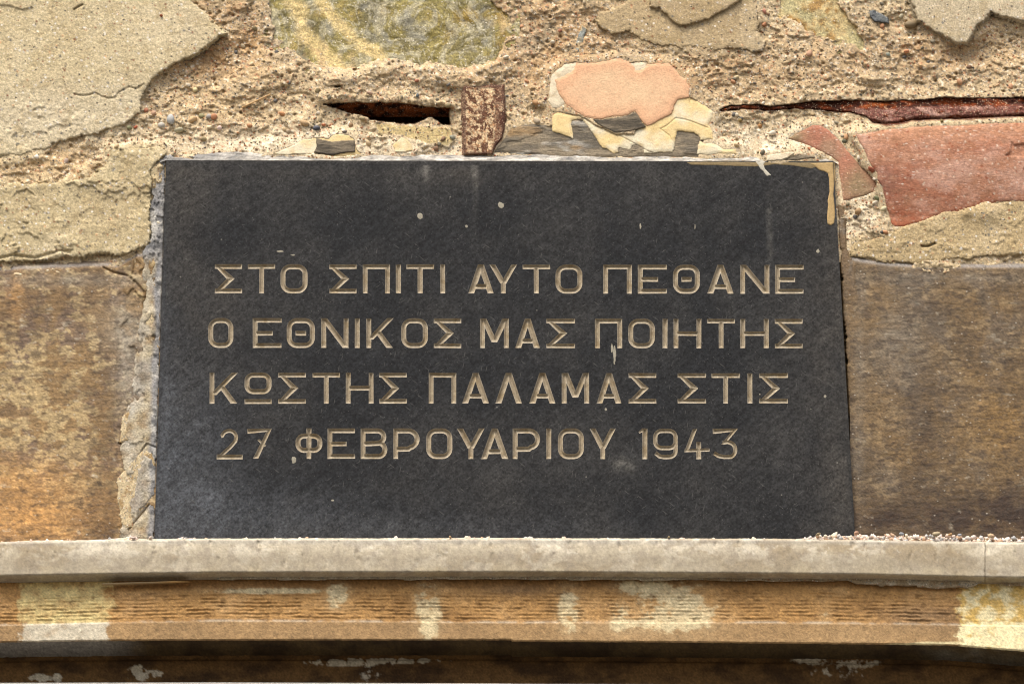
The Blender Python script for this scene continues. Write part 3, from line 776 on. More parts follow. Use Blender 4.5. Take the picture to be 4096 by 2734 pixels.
for k, (nm, poly, hf, jg, cf, mt, lb, st) in enumerate(PATCHES):
    sd = sdf_big(X, Y, poly, 60) + (jagp if nm == 'plaster_patch' else jag)(X, Y, 600 + k * 11, jg)
    SD.append(sd)
    if nm == 'stone':                                  # bedded in the mortar, which laps over its rim
        sd = sd + 14 * fbm(X, Y, 30, 4, 590 + k, 0.65)
        H = H - ss(-10, 26, sd) * np.maximum(H + 8.5, 0) - 14 * ss(12, 20, sd)
def smear(k, X, Y):
    n = ss(-0.25, 0.2, fbm(X, Y, 110, 3, 1900 + k))
    if k == 0: a = ss(640, 540, X + 0.2 * Y) * ss(200, 330, Y) * 0.9
    elif k == 1: a = ss(1010, 980, Y) * 0.95
    elif k == 2: a = 0.85 * ss(2400, 2560, X)
    elif k == 3: a = 0.25 + 0 * X
    elif k == 4: a = ss(3640, 3560, X) * 0.2 + 0 * X
    else: a = 0.9 * ss(3480, 3330, X) + .6 * ss(820, 940, Y)
    return np.clip(a, 0, 1) * n


SMEAR = {}
for k, (nm, poly, hf, jg, cf, mt, lb, st) in enumerate(PATCHES):
    if nm != 'plaster_patch': continue
    w_ = smear(k, X, Y) * ss(-58, -4, SD[k]) * (SD[k] > -58)
    SMEAR[k] = w_
    H = H + (hf(X, Y) - 0.9 - H) * w_ * (hf(X, Y) - 0.9 > H)
for k, (nm, poly, hf, jg, cf, mt, lb, st) in enumerate(PATCHES):
    if nm in THIN:                                     # mortar comes up to the back of the thin layers
        base = hf(X, Y) - 0.9
        H = np.where((SD[k] > -50) & (base > H), H + (base - H) * ss(-46, -8, SD[k]), H)
for k, (nm, poly, hf, jg, cf, mt, lb, st) in enumerate(PATCHES):
    if nm == 'stone': continue
    thin = nm in THIN
    H = np.where(SD[k] > (2 if thin else 8), np.minimum(H, hf(X, Y) - (1.5 if thin else 5)), H)

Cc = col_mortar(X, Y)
for k, w_ in SMEAR.items():
    Cc = mixc(Cc, PATCHES[k][4](X, Y), w_ * 0.85)
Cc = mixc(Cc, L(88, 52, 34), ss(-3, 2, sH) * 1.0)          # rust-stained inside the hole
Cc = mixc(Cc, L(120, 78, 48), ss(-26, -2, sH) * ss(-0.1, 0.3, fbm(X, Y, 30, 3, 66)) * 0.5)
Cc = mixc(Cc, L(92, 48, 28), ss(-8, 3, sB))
smooth_ped = sdf_big(X, Y, Z(R2, [(690, 850), (960, 858), (1220, 870), (1230, 960), (1190, 1010), (950, 960), (850, 930), (700, 920)]), 40) + jag(X, Y, 71, 0.6)
H = np.where(smooth_ped > 0, -4.5 + 0.4 * fbm(X, Y, 60, 3, 72, ax=3), H)
Cc = mixc(Cc, L(208, 186, 132), ss(0, 8, smooth_ped) * 0.8)
inside = sdf_big(X, Y, PLQ, 60)
yl = np.interp(X, [p[0] for p in PANEL_TOP_L + PANEL_TOP_R], [p[1] for p in PANEL_TOP_L + PANEL_TOP_R])
keep = (inside < 30) & ~((Y > yl + 26))
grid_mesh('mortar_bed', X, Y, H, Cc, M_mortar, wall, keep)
MX, MY, MH = gx, gy, H


def wall_h(x, y):
    i = min(np.searchsorted(MX, x), len(MX) - 1); j = min(np.searchsorted(MY, y), len(MY) - 1)
    return float(MH[j, i])


def patch(name, poly, hf, jg, cf, mt, parent, step=4.0, seed=0, label=None, edge=(-3, 3), drop=10, smooth=True, clip=None, embed=False):
    P_ = np.array(poly, float)
    x0, y0 = P_.min(0) - 14; x1, y1 = P_.max(0) + 14
    ax = axis(x0, x1, max(x0, -24), min(x1, 4120), step, 20.0)
    ay = axis(y0, y1, max(y0, -16), y1, step, 20.0)
    x, y = np.meshgrid(ax, ay)
    sd = sdf_big(x, y, poly, 60) + (jagp if name == 'plaster_patch' else jag)(x, y, seed, jg)
    if clip is not None:
        sd = np.minimum(sd, clip(x, y))
    h = hf(x, y)
    if embed:
        return grid_mesh(name, x, y, h, cf(x, y), mt, parent, sd > -30, smooth)
    round_ = -1.0 * (1 - ss(0, 14, sd)) * (0.8 if jg > 0.3 else 0.05)
    h = h + round_ - drop * (1 - ss(edge[0], edge[1], sd))
    return grid_mesh(name, x, y, h, cf(x, y), mt, parent, sd > edge[0] - 2, smooth)


for k, (nm, poly, hf, jg, cf, mt, lb, st) in enumerate(PATCHES):
    if k == 0:
        continue
    o = patch(nm, poly, hf, jg, cf, mt, wall, st, 600 + k * 11, embed=(nm == 'stone'), drop=(2.4 if nm in THIN else 9), edge=((-1.3, 1.3) if nm in THIN else (-3, 3)), smooth=(nm != 'plaster_patch'))
    if lb: o['label'] = lb
nm, poly, hf, jg, cf, mt, lb, st = PATCHES[0]
patch(nm, poly, hf, jg, cf, mt, wall, st, 600, smooth=False)['label'] = lb

# rusty back plate in the hole
xh, yh = np.meshgrid(np.arange(1290, 1815, 4.0), np.arange(400, 470, 4.0))
hh = -26 + 3 * fbm(xh, yh, 60, 4, 81, ax=2) - 0.5 * np.clip(yh - 432, 0, 60)
ch = mixc(np.broadcast_to(L(168, 96, 56), xh.shape + (3,)), L(50, 30, 22), ss(-0.1, 0.2, fbm(xh, yh, 30, 4, 82, ax=2)))
ip = empty('iron_plate', tuple(at1(1550, 440, -40)), 'rusty iron plate deep inside the dark slot left of the upright iron strip', 'iron plate')
grid_mesh('plate_face', xh, yh, hh, ch, M_rust, ip, None, True)
ib = empty('iron_strip', tuple(at1(1930, 610, -4)), 'short upright strip of speckled rusty iron above the middle of the plaque', 'iron strip')
patch('strip_face', polyBar, hBar, 0.12, col_rust, M_rust, ib, 3.2, 901, drop=5)
im = empty('iron_beam', tuple(at1(3800, 430, -20)), 'long rusty iron beam showing in the horizontal crack above the red tile', 'iron beam')
patch('beam_face', polyBeam, hBeam, 0.3, col_beam, M_rust, im, 3.8, 902, drop=8)

# solid masonry behind everything seen
cz0, cz1 = at1(2048, 2734, 0).z - 0.5, at1(2048, 0, 0).z + 0.5
cv_ = np.array([(x, y, z) for x in (-1.4, 1.4) for y in (0.085, 0.5) for z in (cz0, cz1)])
raw_mesh('masonry_core', cv_, [[0, 1, 3, 2], [4, 6, 7, 5], [0, 4, 5, 1], [2, 3, 7, 6], [0, 2, 6, 4], [1, 5, 7, 3]], M_mortar, wall, np.tile(L(150, 126, 92), (8, 1)))
M_bounce = material('pale_paving', 0.9, base=(0.15, 0.14, 0.125), attr=False, fine=(30, 0.15), coarse=(3, 0.15), bump=((60, 0.3, 0.002),), spec=0.3)
gr_ = raw_mesh('ground', [(-60, -60, 0), (60, -60, 0), (60, 60, 0), (-60, 60, 0)], [[0, 1, 2, 3]], M_bounce)  # unseen ground sheet, added to bounce light up under the cornice
gr_['kind'] = 'structure'

# ------------------------------------------------------------------ pebbles in the mortar
def ico(sub):
    import bmesh
    bm = bmesh.new(); bmesh.ops.create_icosphere(bm, subdivisions=sub, radius=1.0)
    v = np.array([p.co[:] for p in bm.verts]); f = np.array([[q.index for q in p.verts] for p in bm.faces])
    bm.free()
    return v, f


ico1, ico1f = ico(1); ico2, ico2f = ico(2)
rng = np.random.RandomState(3)
peb_mesh = []
for k in range(8):
    dirs = rng.randn(7, 3); dirs /= np.linalg.norm(dirs, axis=1)[:, None]
    v = ico2.copy()
    for d_ in dirs:                                     # knock off corners: a worn, faceted stone
        lim = 0.62 + 0.3 * rng.rand()
        p = v @ d_
        v = v - np.outer(np.clip(p - lim, 0, None) * 0.85, d_)
    v *= 1 + 0.05 * rng.randn(len(v))[:, None]
    v *= np.array([1.0, 0.8, 0.75 + 0.2 * rng.rand()])
    me = bpy.data.meshes.new('pebble')
    me.from_pydata(v.tolist(), [], ico2f.tolist()); me.update()
    me.polygons.foreach_set('use_smooth', np.ones(len(me.polygons), bool))
    me.materials.append(M_pebble)
    peb_mesh.append(me)
PCOL = [L(190, 172, 140), L(150, 140, 118), L(120, 112, 92), L(196, 146, 108), L(176, 118, 90), L(226, 212, 186), L(238, 228, 208), L(138, 108, 82), L(108, 104, 98), L(206, 180, 138), L(148, 132, 96)]
PW = np.array([4, 3, 2, 3, 2, 3, 2, 2, 1.5, 4, 2.0]); PW /= PW.sum()


def in_any(x, y, polys, m=6):
    for p in polys:
        if float(sdf(np.array([x]), np.array([y]), p)[0]) > -m: return True
    return False


NOPEB = [p[1] for p in PATCHES] + [polyHole, polyBar, polyBeam, PLQ]


def pebble(x, y, r, colr, k=None, rot=None, out=0.25, squash=1.0, hh=None, name='pebble', parent=wall):
    o = bpy.data.objects.new(name, peb_mesh[(k if k is not None else rng.randint(8))])
    h = wall_h(x, y) if hh is None else hh
    p = at1(x, y, h + r * PX * out)
    o.location = p - parent.location if parent is not None else p
    o.scale = (r * PX * MM, r * PX * MM * 0.8, r * PX * MM * squash)
    o.rotation_euler = (rng.uniform(-.5, .5), rng.uniform(-3, 3) if rot is None else rot, rng.uniform(-.5, .5))
    o.color = (*[float(c) for c in colr], 1)
    COL.objects.link(o)
    if parent is not None: o.parent = parent
    return o


# the ones that stand out in the photograph
S0 = (0, 0, 2.294)
for x, y, r, c, sq in [(1565, 1095, 42, L(190, 190, 184), 1.5), (1480, 1145, 36, L(196, 190, 176), 1.1), (1770, 1095, 46, L(212, 178, 132), 1.0), (1915, 1070, 34, L(176, 170, 160), 1.0), (1965, 1072, 34, L(204, 146, 108), 1.0),
                       (1850, 1060, 32, L(158, 150, 110), 1.1), (1865, 1275, 34, L(168, 150, 112), 0.9), (1640, 1195, 52, L(190, 182, 150), 0.7), (1790, 820, 26, L(240, 222, 170), 1.2), (2310, 585, 24, L(236, 216, 176), 0.8),
                       (1245, 1165, 22, L(186, 106, 78), 0.9), (1185, 1172, 26, L(150, 148, 110), 1.0), (605, 1480, 28, L(186, 164, 148), 1.2), (1480, 143, 17, L(150, 84, 52), 0.9), (2015, 1175, 26, L(232, 206, 190), 1), (1920, 1165, 26, L(240, 220, 180), 1),
                       (2290, 1150, 28, L(190, 140, 100), 1), (1410, 1040, 28, L(196, 160, 130), 1.1)]:
    px_, py_ = x / 2.294, y / 2.294
    pebble(px_, py_, r / 2.294, c, squash=sq, rot=rng.uniform(-.5, .5), hh=(2.0 if r == 17 else None))
for x, y, r, c in [(285, 882, 28, L(88, 90, 98)), (335, 858, 16, L(196, 120, 84)), (1525, 600, 10, L(150, 110, 90)), (1220, 945, 24, L(150, 148, 128)), (520, 730, 30, L(150, 146, 116)), (50, 785, 26, L(196, 142, 98)), (205, 845, 36, L(190, 160, 120)),
                   (310, 825, 28, L(158, 142, 110)), (980, 655, 18, L(110, 116, 116)), (650, 640, 24, L(196, 164, 138)), (620, 770, 18, L(190, 160, 120)), (1790, 705, 26, L(190, 148, 106)), (1860, 680, 14, L(140, 92, 72)), (1330, 600, 24, L(196, 160, 120)),
                   (600, 815, 26, L(168, 152, 116)), (1800, 830, 30, L(196, 178, 150)), (520, 860, 24, L(172, 140, 104)), (90, 905, 22, L(180, 160, 130)), (970, 1040, 20, L(220, 200, 170)), (480, 905, 16, L(120, 110, 98)), (640, 985, 26, L(206, 180, 140))]:
    pebble(1100 + x / 1.7196, y / 1.7196, r / 1.7196, c, squash=0.8)
for x, y, r, c in [(545, 532, 14, L(236, 222, 190)), (268, 758, 24, L(240, 226, 200)), (680, 805, 17, L(110, 108, 84)), (1035, 292, 20, L(212, 150, 110)), (930, 312, 18, L(140, 144, 128)), (1060, 140, 44, L(130, 112, 82)), (225, 65, 18, L(190, 132, 110)),
                   (225, 140, 22, L(172, 120, 84)), (88, 685, 16, L(146, 124, 76)), (200, 718, 17, L(176, 130, 80)), (865, 1130, 18, L(120, 122, 88)), (905, 1190, 20, L(216, 206, 168)), (760, 1205, 24, L(170, 138, 98)), (893, 1325, 14, L(74, 68, 62)),
                   (915, 1322, 17, L(204, 150, 110)), (690, 780, 22, L(204, 160, 118)), (1005, 92, 20, L(190, 180, 150)), (1340, 465, 24, L(196, 150, 112)), (1630, 492, 20, L(214, 164, 126)), (1555, 485, 14, L(216, 180, 140)), (65, 440, 18, L(214, 196, 152)),
                   (480, 847, 14, L(206, 140, 100)), (480, 305, 26, L(190, 150, 120)), (700, 990, 10, L(220, 190, 150)), (1237, 690, 14, L(130, 112, 68)), (850, 1020, 12, L(220, 205, 180)), (835, 965, 24, L(160, 92, 66)), (700, 1165, 14, L(120, 110, 84))]:
    pebble(2900 + x / 1.4256, y / 1.4256, r / 1.4256, c, squash=0.8)
bl = patch('stone', Z(R4, [(820, 60), (850, 52), (930, 100), (935, 135), (850, 125), (825, 95)]), lambda X, Y: -2 + 0.08 * (X - 3520) * 0.2 + 1.2 * fbm(X, Y, 40, 3, 91, ridge=True), 0.2,
           lambda X, Y: mixc(np.broadcast_to(L(112, 116, 114), X.shape + (3,)), L(86, 90, 92), ss(-.2, .3, fbm(X, Y, 40, 3, 92))), M_stone, wall, 3.0, 911)
bl['label'] = 'small blue grey stone near the upper right'
bl = patch('stone', Z(R2, [(2110, 170), (2150, 200), (2130, 280), (2090, 360), (2040, 372), (2050, 310), (2090, 230)]), lambda X, Y: -6 + 2.5 * fbm(X, Y, 70, 3, 93, ridge=True), 0.5,
           lambda X, Y: mixc(np.broadcast_to(L(142, 146, 138), X.shape + (3,)), L(206, 184, 138), ss(-.1, .3, fbm(X, Y, 40, 4, 94))), M_stone, wall, 3.4, 912)
bl['label'] = 'slanting blue grey stone right of the green one'
n_p = 0
cand = []
while n_p < 225:
    x = rng.uniform(-10, 4100); y = rng.uniform(0, 1000)
    if x < 1800 and rng.rand() < 0.2 or 380 < y < 640 or rng.rand() < 0.5:
        if in_any(x, y, NOPEB, 9) or (x < 560 and y > 740) or (x > 3400 and y > 980): continue
        r = 5.0 + 9.0 * rng.rand() ** 2.2
        cand.append((x, y, r)); n_p += 1
for x, y, r in cand:
    pebble(x, y, r, PCOL[rng.choice(len(PCOL), p=PW)], squash=rng.uniform(.7, 1.1))


def grit(name, pts, rads, cols, parent, kind='stuff'):
    """many tiny stones in one mesh"""
    Vs, Fs, Cs = [], [], []
    for i, (p, r, c) in enumerate(zip(pts, rads, cols)):
        v = ico1 * (1 + 0.22 * rng.randn(12)[:, None]) * r * np.array([rng.uniform(.8, 1.3), .8, rng.uniform(.6, 1.0)])
        a = rng.uniform(0, 6.28); ca, sa = math.cos(a), math.sin(a)
        v = np.stack([v[:, 0] * ca - v[:, 2] * sa, v[:, 1], v[:, 0] * sa + v[:, 2] * ca], -1) + p
        Vs.append(v); Fs.append(ico1f + 12 * i); Cs.append(np.tile(c, (12, 1)))
    o = raw_mesh(name, np.concatenate(Vs), np.concatenate(Fs), M_grit, parent, np.concatenate(Cs), False)
    o['kind'] = kind
    return o


N = 7000
gxr = rng.uniform(-30, 4120, N * 2); gyr = rng.uniform(-10, 1030, N * 2)
ok = np.ones(N * 2, bool)
for p in [q[1] for q in PATCHES] + [polyHole, polyBar, polyBeam, PLQ]:
    ok &= sdf_big(gxr, gyr, p, 30) < -4
ok &= gyr < np.interp(gxr, [p[0] for p in PANEL_TOP_L + PANEL_TOP_R], [p[1] for p in PANEL_TOP_L + PANEL_TOP_R]) - 6
gxr, gyr = gxr[ok][:N], gyr[ok][:N]
rr = 2.0 + 3.2 * rng.rand(len(gxr)) ** 2
ghs = np.array([wall_h(a, b) for a, b in zip(gxr, gyr)])
grit('mortar_grit', at(gxr, gyr, ghs + rr * PX * 0.2), rr * PX * MM, [PCOL[i] for i in rng.choice(len(PCOL), len(gxr), p=PW)], wall)

# thin dry straw stuck in the mortar
def tube(name, pts, r, mat, parent, colr):
    V, F = [], []
    for i, p in enumerate(pts):
        for k in range(6):
            a = k * math.pi / 3
            V.append((p[0], p[1] + r * math.cos(a), p[2] + r * math.sin(a)))
    for i in range(len(pts) - 1):
        for k in range(6):
            F.append((i * 6 + k, (i + 1) * 6 + k, (i + 1) * 6 + (k + 1) % 6, i * 6 + (k + 1) % 6))
    V = np.array(V)
    return raw_mesh(name, V, F, mat, parent, np.tile(colr, (len(V), 1)), True)


st = [at1(x / 1.4254, y / 1.4254, wall_h(x / 1.4254, y / 1.4254) + 1.8) for x, y in [(1380, 612), (1430, 590), (1490, 562), (1542, 538)]]
tube('straw', st, 0.0010, M_grit, wall, L(216, 180, 132))

# ================================================================== the plaque
plq = empty('memorial_plaque', tuple(at1(2020, 2200, -15)), 'black stone plaque engraved with four lines of Greek capitals, dated 1943, above the pale ledge', 'plaque')

# --- glyphs in a unit box, y down. ('q', 4 points) bars; ('c', points, closed) bands
STROKE_X, STROKE_Y = 0.21, 0.175


def bar_h(x0, x1, yc, w, W, Hh):
    y0, y1 = yc - w / 2, yc + w / 2
    return ('q', [(x0, y0), (x1, y0), (x1, y1), (x0, y1)])


def diag(xt, yt, xb, yb, w):
    """band from (xt,yt) to (xb,yb) cut level at both ends; w = level width"""
    return ('q', [(xt - w / 2, yt), (xt + w / 2, yt), (xb + w / 2, yb), (xb - w / 2, yb)])


def rrect(x0, y0, x1, y1, r, n=6):
    pts = []
    for cx, cy, a0 in ((x1 - r, y0 + r, -90), (x1 - r, y1 - r, 0), (x0 + r, y1 - r, 90), (x0 + r, y0 + r, 180)):
        for k in range(n + 1):
            a = math.radians(a0 + 90.0 * k / n)
            pts.append((cx + r * math.cos(a), cy + r * math.sin(a)))
    return pts


def arc(cx, cy, rx, ry, a0, a1, n=10):
    return [(cx + rx * math.cos(math.radians(a0 + (a1 - a0) * k / n)), cy + ry * math.sin(math.radians(a0 + (a1 - a0) * k / n))) for k in range(n + 1)]


def glyph(ch, x0, y0, x1, y1):
    W, Hh = x1 - x0, y1 - y0
    w = 19.5; hw = 18.5; v = w / 2
    q = []
    vb = lambda xc, a=y0, b=y1: ('q', [(xc - v, a), (xc + v, a), (xc + v, b), (xc - v, b)])
    hb = lambda a, b, yc: ('q', [(a, yc - hw / 2), (b, yc - hw / 2), (b, yc + hw / 2), (a, yc + hw / 2)])
    ym = (y0 + y1) / 2
    if ch == 'I': q = [vb((x0 + x1) / 2)]
    elif ch == 'T': q = [hb(x0, x1, y0 + hw / 2), vb((x0 + x1) / 2, y0 + hw * 0.45)]
    elif ch == 'P': q = [hb(x0, x1, y0 + hw / 2), vb(x0 + v), vb(x1 - v)]                      # capital pi
    elif ch == 'E': q = [vb(x0 + v), hb(x0, x1, y0 + hw / 2), hb(x0, x1, y1 - hw / 2), hb(x0 + v, x0 + W * 0.70, ym + 1)]
    elif ch == 'H': q = [vb(x0 + v), vb(x1 - v), hb(x0 + v, x1 - v, ym)]
    elif ch == 'N': q = [vb(x0 + v), vb(x1 - v), diag(x0 + v * 1.1, y0, x1 - v * 1.1, y1, 27)]
    elif ch == 'S':
        q = [hb(x0, x1, y0 + hw / 2), hb(x0, x1, y1 - hw / 2)]
        ax_ = x0 + W * 0.60
        q += [('q', [(x0, y0 + 8), (x0 + 22, y0 + 8), (ax_ + 15, ym), (ax_ - 12, ym + 6)]), ('q', [(ax_ - 12, ym - 6), (ax_ + 15, ym), (x0 + 24, y1 - 8), (x0, y1 - 8)])]
    elif ch == 'A': q = [diag(x0 + W * .5, y0, x0 + 12, y1, 24), diag(x0 + W * .5, y0, x1 - 12, y1, 24), hb(x0 + W * .24, x1 - W * .24, y0 + Hh * 0.76)]
    elif ch == 'L': q = [diag(x0 + W * .5, y0, x0 + 12, y1, 24), diag(x0 + W * .5, y0, x1 - 12, y1, 24)]
    elif ch == 'Y': q = [diag(x0 + 12, y0, x0 + W * .5, y0 + Hh * .66, 24), diag(x1 - 12, y0, x0 + W * .5, y0 + Hh * .66, 24), vb(x0 + W / 2, y0 + Hh * .55)]
    elif ch == 'K': q = [vb(x0 + v), diag(x1 - 8, y0, x0 + v + 4, y0 + Hh * .72, 27), diag(x0 + W * .42, y0 + Hh * .42, x1 - 12, y1, 27)]
    elif ch == 'M': q = [vb(x0 + v), vb(x1 - v), diag(x0 + 14, y0, x0 + W / 2, y0 + Hh * .8, 24), diag(x1 - 14, y0, x0 + W / 2, y0 + Hh * .8, 24)]
    elif ch in 'OQ':
        q = [('c', rrect(x0 + v, y0 + v, x1 - v, y1 - v, 30), True)]
        if ch == 'Q': q.append(hb(x0 + W * .31, x1 - W * .31, ym + 1))                       # theta
    elif ch == 'W': q = [('c', rrect(x0 + v, y0 + v, x1 - v, y0 + Hh * .69 - v, 24), True), hb(x0, x1, y1 - hw / 2 + 1)]   # omega as ring over bar
    elif ch == 'F': q = [('c', rrect(x0 + v, y0 + Hh * .17 + v, x1 - v, y0 + Hh * .80 - v, 24), True), vb((x0 + x1) / 2)]     # phi
    elif ch == 'R':
        yb = y0 + Hh * .66; r = (yb - y0) / 2 - v * .6
        q = [vb(x0 + v), ('c', [(x0 + v, y0 + v), (x1 - v - r, y0 + v)] + arc(x1 - v - r, (y0 + yb) / 2 + v * .35, r, (yb - y0) / 2 - v * .65, -80, 80, 9) + [(x1 - v - r, yb + 2), (x0 + v, yb + 3)], False)]
    elif ch == 'B':
        r = 24
        yy = y0 + Hh * .48
        q = [vb(x0 + v), ('c', [(x0 + v, y0 + v), (x1 - v - r - 4, y0 + v)] + arc(x1 - v - r - 4, (y0 + v + yy) / 2, r, (yy - y0 - v) / 2, -80, 80, 8) + [(x1 - v - r - 8, yy + 1), (x0 + v, yy + 4)], False),
             ('c', [(x0 + W * .4, yy + 2), (x1 - v - r, yy + 1)] + arc(x1 - v - r, (yy + y1 - v) / 2, r, (y1 - v - yy) / 2, -80, 80, 8) + [(x1 - v - r - 4, y1 - v), (x0 + v, y1 - v)], False)]
    elif ch == '2':
        q = [('c', [(x0 + W * .17, y0 + Hh * .26)] + arc(x0 + W * .48, y0 + Hh * .30, W * .27, Hh * .22, 195, 360, 9) + [(x0 + W * .72, y0 + Hh * .42), (x0 + W * .52, y0 + Hh * .62), (x0 + W * .14, y0 + Hh * .92)], False, 15), hb(x0, x1, y1 - hw / 2 + 2)]
    elif ch == '7':
        q = [('q', [(x0, y0 + 2), (x1, y0), (x1 - 8, y0 + 12), (x0 + 2, y0 + 22)]), ('q', [(x1 - 18, y0 + 4), (x1, y0), (x0 + W * .44, y1), (x0 + W * .22, y1)]),
             ('c', [(x0 + W * .44, y0 + Hh * .36), (x0 + W * .58, y0 + Hh * .48), (x0 + W * .74, y0 + Hh * .58)], False, 9)]
    elif ch == '1': q = [vb(x1 - v), ('q', [(x0, y0 + 14), (x1 - 20, y0), (x1 - 6, y0 + 8), (x0 + 4, y0 + 20)])]
    elif ch == '9':
        q = [('c', rrect(x0 + v, y0 + v, x1 - v, y0 + Hh * .64, 26), True, 17), ('c', [(x1 - v, y0 + Hh * .45), (x1 - v, y0 + Hh * .72)] + arc(x1 - v - 26, y0 + Hh * .74, 26, Hh * .19, 10, 85, 6) + [(x0 + W * .45, y1 - v + 2), (x0 + W * .28, y1 - v - 1), (x0 + W * .10, y0 + Hh * .80)], False, 17)]
    elif ch == '4':
        q = [('q', [(x0 + W * .33, y0 + 4), (x0 + W * .52, y0), (x0 + W * .16, y0 + Hh * .76), (x0, y0 + Hh * .76)]), ('q', [(x0 + 2, y0 + Hh * .67), (x1, y0 + Hh * .65), (x1, y0 + Hh * .75), (x0, y0 + Hh * .78)]), vb(x0 + W * .57, y0 + Hh * .44)]
    elif ch == '3':
        q = [('q', [(x0, y0 + 2), (x1, y0), (x1 - 8, y0 + 12), (x0 + 2, y0 + 22)]), ('q', [(x1 - 20, y0 + 6), (x1, y0 + 2), (x0 + W * .50, y0 + Hh * .52), (x0 + W * .34, y0 + Hh * .52)]),
             ('c', [(x0 + W * .40, y0 + Hh * .46), (x0 + W * .60, y0 + Hh * .44)] + arc(x1 - v - 26, y0 + Hh * .70, 26, Hh * .24, -70, 70, 9) + [(x0 + W * .45, y1 - v + 1), (x0 + W * .24, y1 - v - 3), (x0 + W * .06, y0 + Hh * .80)], False, 16)]
    out = []
    for s in q:
        if s[0] == 'c' and len(s) < 4: s = (s[0], s[1], s[2], 20.0)
        out.append(s)
    return out


def band_quads(pts, closed, w):
    n = len(pts); P_ = [Vector(p) for p in pts]
    off = []
    for i in range(n):
        a = P_[i - 1] if (i > 0 or closed) else None
        b = P_[(i + 1) % n] if (i < n - 1 or closed) else None
        d1 = (P_[i] - a) if a is not None else None
        d2 = (b - P_[i]) if b is not None else None
        if d1 is not None and d1.length < 1e-6: d1 = None
        if d2 is not None and d2.length < 1e-6: d2 = None
        d1 = d1 or d2; d2 = d2 or d1
        d1 = d1.normalized(); d2 = d2.normalized()
        t = (d1 + d2).normalized()
        nn = Vector((-t.y, t.x))
        sc_ = 1.0 / max(0.5, nn.dot(Vector((-d1.y, d1.x))))
        off.append(nn * (w / 2) * sc_)
    qs = []
    for i in range(n if closed else n - 1):
        j = (i + 1) % n
        if (P_[i] - P_[j]).length < 1e-3: continue
        qs.append([tuple(P_[i] + off[i]), tuple(P_[j] + off[j]), tuple(P_[j] - off[j]), tuple(P_[i] - off[i])])
    return qs


def convex_depth(X, Y, poly):
    a = sum(poly[i][0] * poly[(i + 1) % 4][1] - poly[(i + 1) % 4][0] * poly[i][1] for i in range(4))
    s = 1 if a > 0 else -1
    d = np.full(X.shape, 1e9)
    for i in range(4):
        x0, y0 = poly[i]; x1, y1 = poly[(i + 1) % 4]
        l = math.hypot(x1 - x0, y1 - y0)
        if l < 1e-6: continue
        d = np.minimum(d, s * ((x1 - x0) * (Y - y0) - (y1 - y0) * (X - x0)) / l)
    return d


def glyph_depth(X, Y, prims):
    d = np.full(X.shape, -1e9)
    for p in prims:
        if p[0] == 'q':
            e = convex_depth(X, Y, p[1])
        else:
            e = p[3] / 2 - line_dist(X, Y, p[1], p[2])
            if not p[2]:                                     # square off the open ends
                for a, b in ((p[1][0], p[1][1]), (p[1][-1], p[1][-2])):
                    l = math.hypot(b[0] - a[0], b[1] - a[1])
                    t = ((X - a[0]) * (b[0] - a[0]) + (Y - a[1]) * (b[1] - a[1])) / l
                    e = np.where((np.hypot(X - a[0], Y - a[1]) < p[3] * 1.3), np.minimum(e, t), e)
        d = np.maximum(d, e)
    return d


LINES = [
    (1056, 1172, 1059, 1174, [('S', 859, 968), ('T', 992, 1101), ('O', 1122, 1230), ('S', 1317, 1426), ('P', 1451, 1560), ('I', 1581, 1606), ('T', 1625, 1736), ('I', 1758, 1783), ('A', 1873, 1974), ('Y', 1957, 2069),
                              ('T', 2090, 2200), ('O', 2222, 2329), ('P', 2413, 2527), ('E', 2551, 2667), ('Q', 2692, 2799), ('A', 2829, 2935), ('N', 2961, 3077), ('E', 3101, 3214)]),
    (1271, 1390, 1275, 1392, [('O', 833, 933), ('E', 1011, 1126), ('Q', 1147, 1259), ('N', 1285, 1394), ('I', 1417, 1441), ('K', 1465, 1570), ('O', 1605, 1711), ('S', 1735, 1845), ('M', 1920, 2035), ('A', 2061, 2160),
                              ('S', 2185, 2300), ('P', 2380, 2488), ('O', 2513, 2619), ('I', 2648, 2672), ('H', 2694, 2805), ('T', 2829, 2940), ('H', 2961, 3075), ('S', 3099, 3211)]),
    (1489, 1613, 1492, 1612, [('K', 838, 948), ('W', 978, 1086), ('S', 1112, 1223), ('T', 1250, 1360), ('H', 1383, 1494), ('S', 1516, 1627), ('P', 1715, 1825), ('A', 1848, 1956), ('L', 1981, 2088), ('A', 2117, 2222),
                              ('M', 2247, 2356), ('A', 2386, 2486), ('S', 2514, 2625), ('S', 2710, 2824), ('T', 2845, 2960), ('I', 2987, 3012), ('S', 3036, 3152)]),
    (1712, 1833, 1712, 1835, [('2', 866, 971), ('7', 989, 1088), ('F', 1182, 1289), ('E', 1310, 1420), ('B', 1442, 1549), ('R', 1573, 1678), ('O', 1705, 1809), ('Y', 1828, 1939), ('A', 1924, 2033), ('R', 2051, 2160),
                              ('I', 2183, 2206), ('O', 2232, 2335), ('Y', 2358, 2464), ('1', 2554, 2589), ('9', 2611, 2712), ('4', 2737, 2838), ('3', 2850, 2951)]),
]
NAMES = {'S': 'sigma', 'P': 'pi', 'Q': 'theta', 'W': 'omega', 'F': 'phi', 'L': 'lambda', 'R': 'rho', 'I': 'iota', 'H': 'eta', 'A': 'alpha', 'E': 'epsilon', 'O': 'omicron', 'Y': 'upsilon', 'K': 'kappa', 'M': 'mu', 'N': 'nu', 'T': 'tau', 'B': 'beta'}
M_plq = None
cdt_v, cdt_faces = [], []
PG = np.meshgrid(np.linspace(0, 1, 150), np.linspace(0, 1, 86))
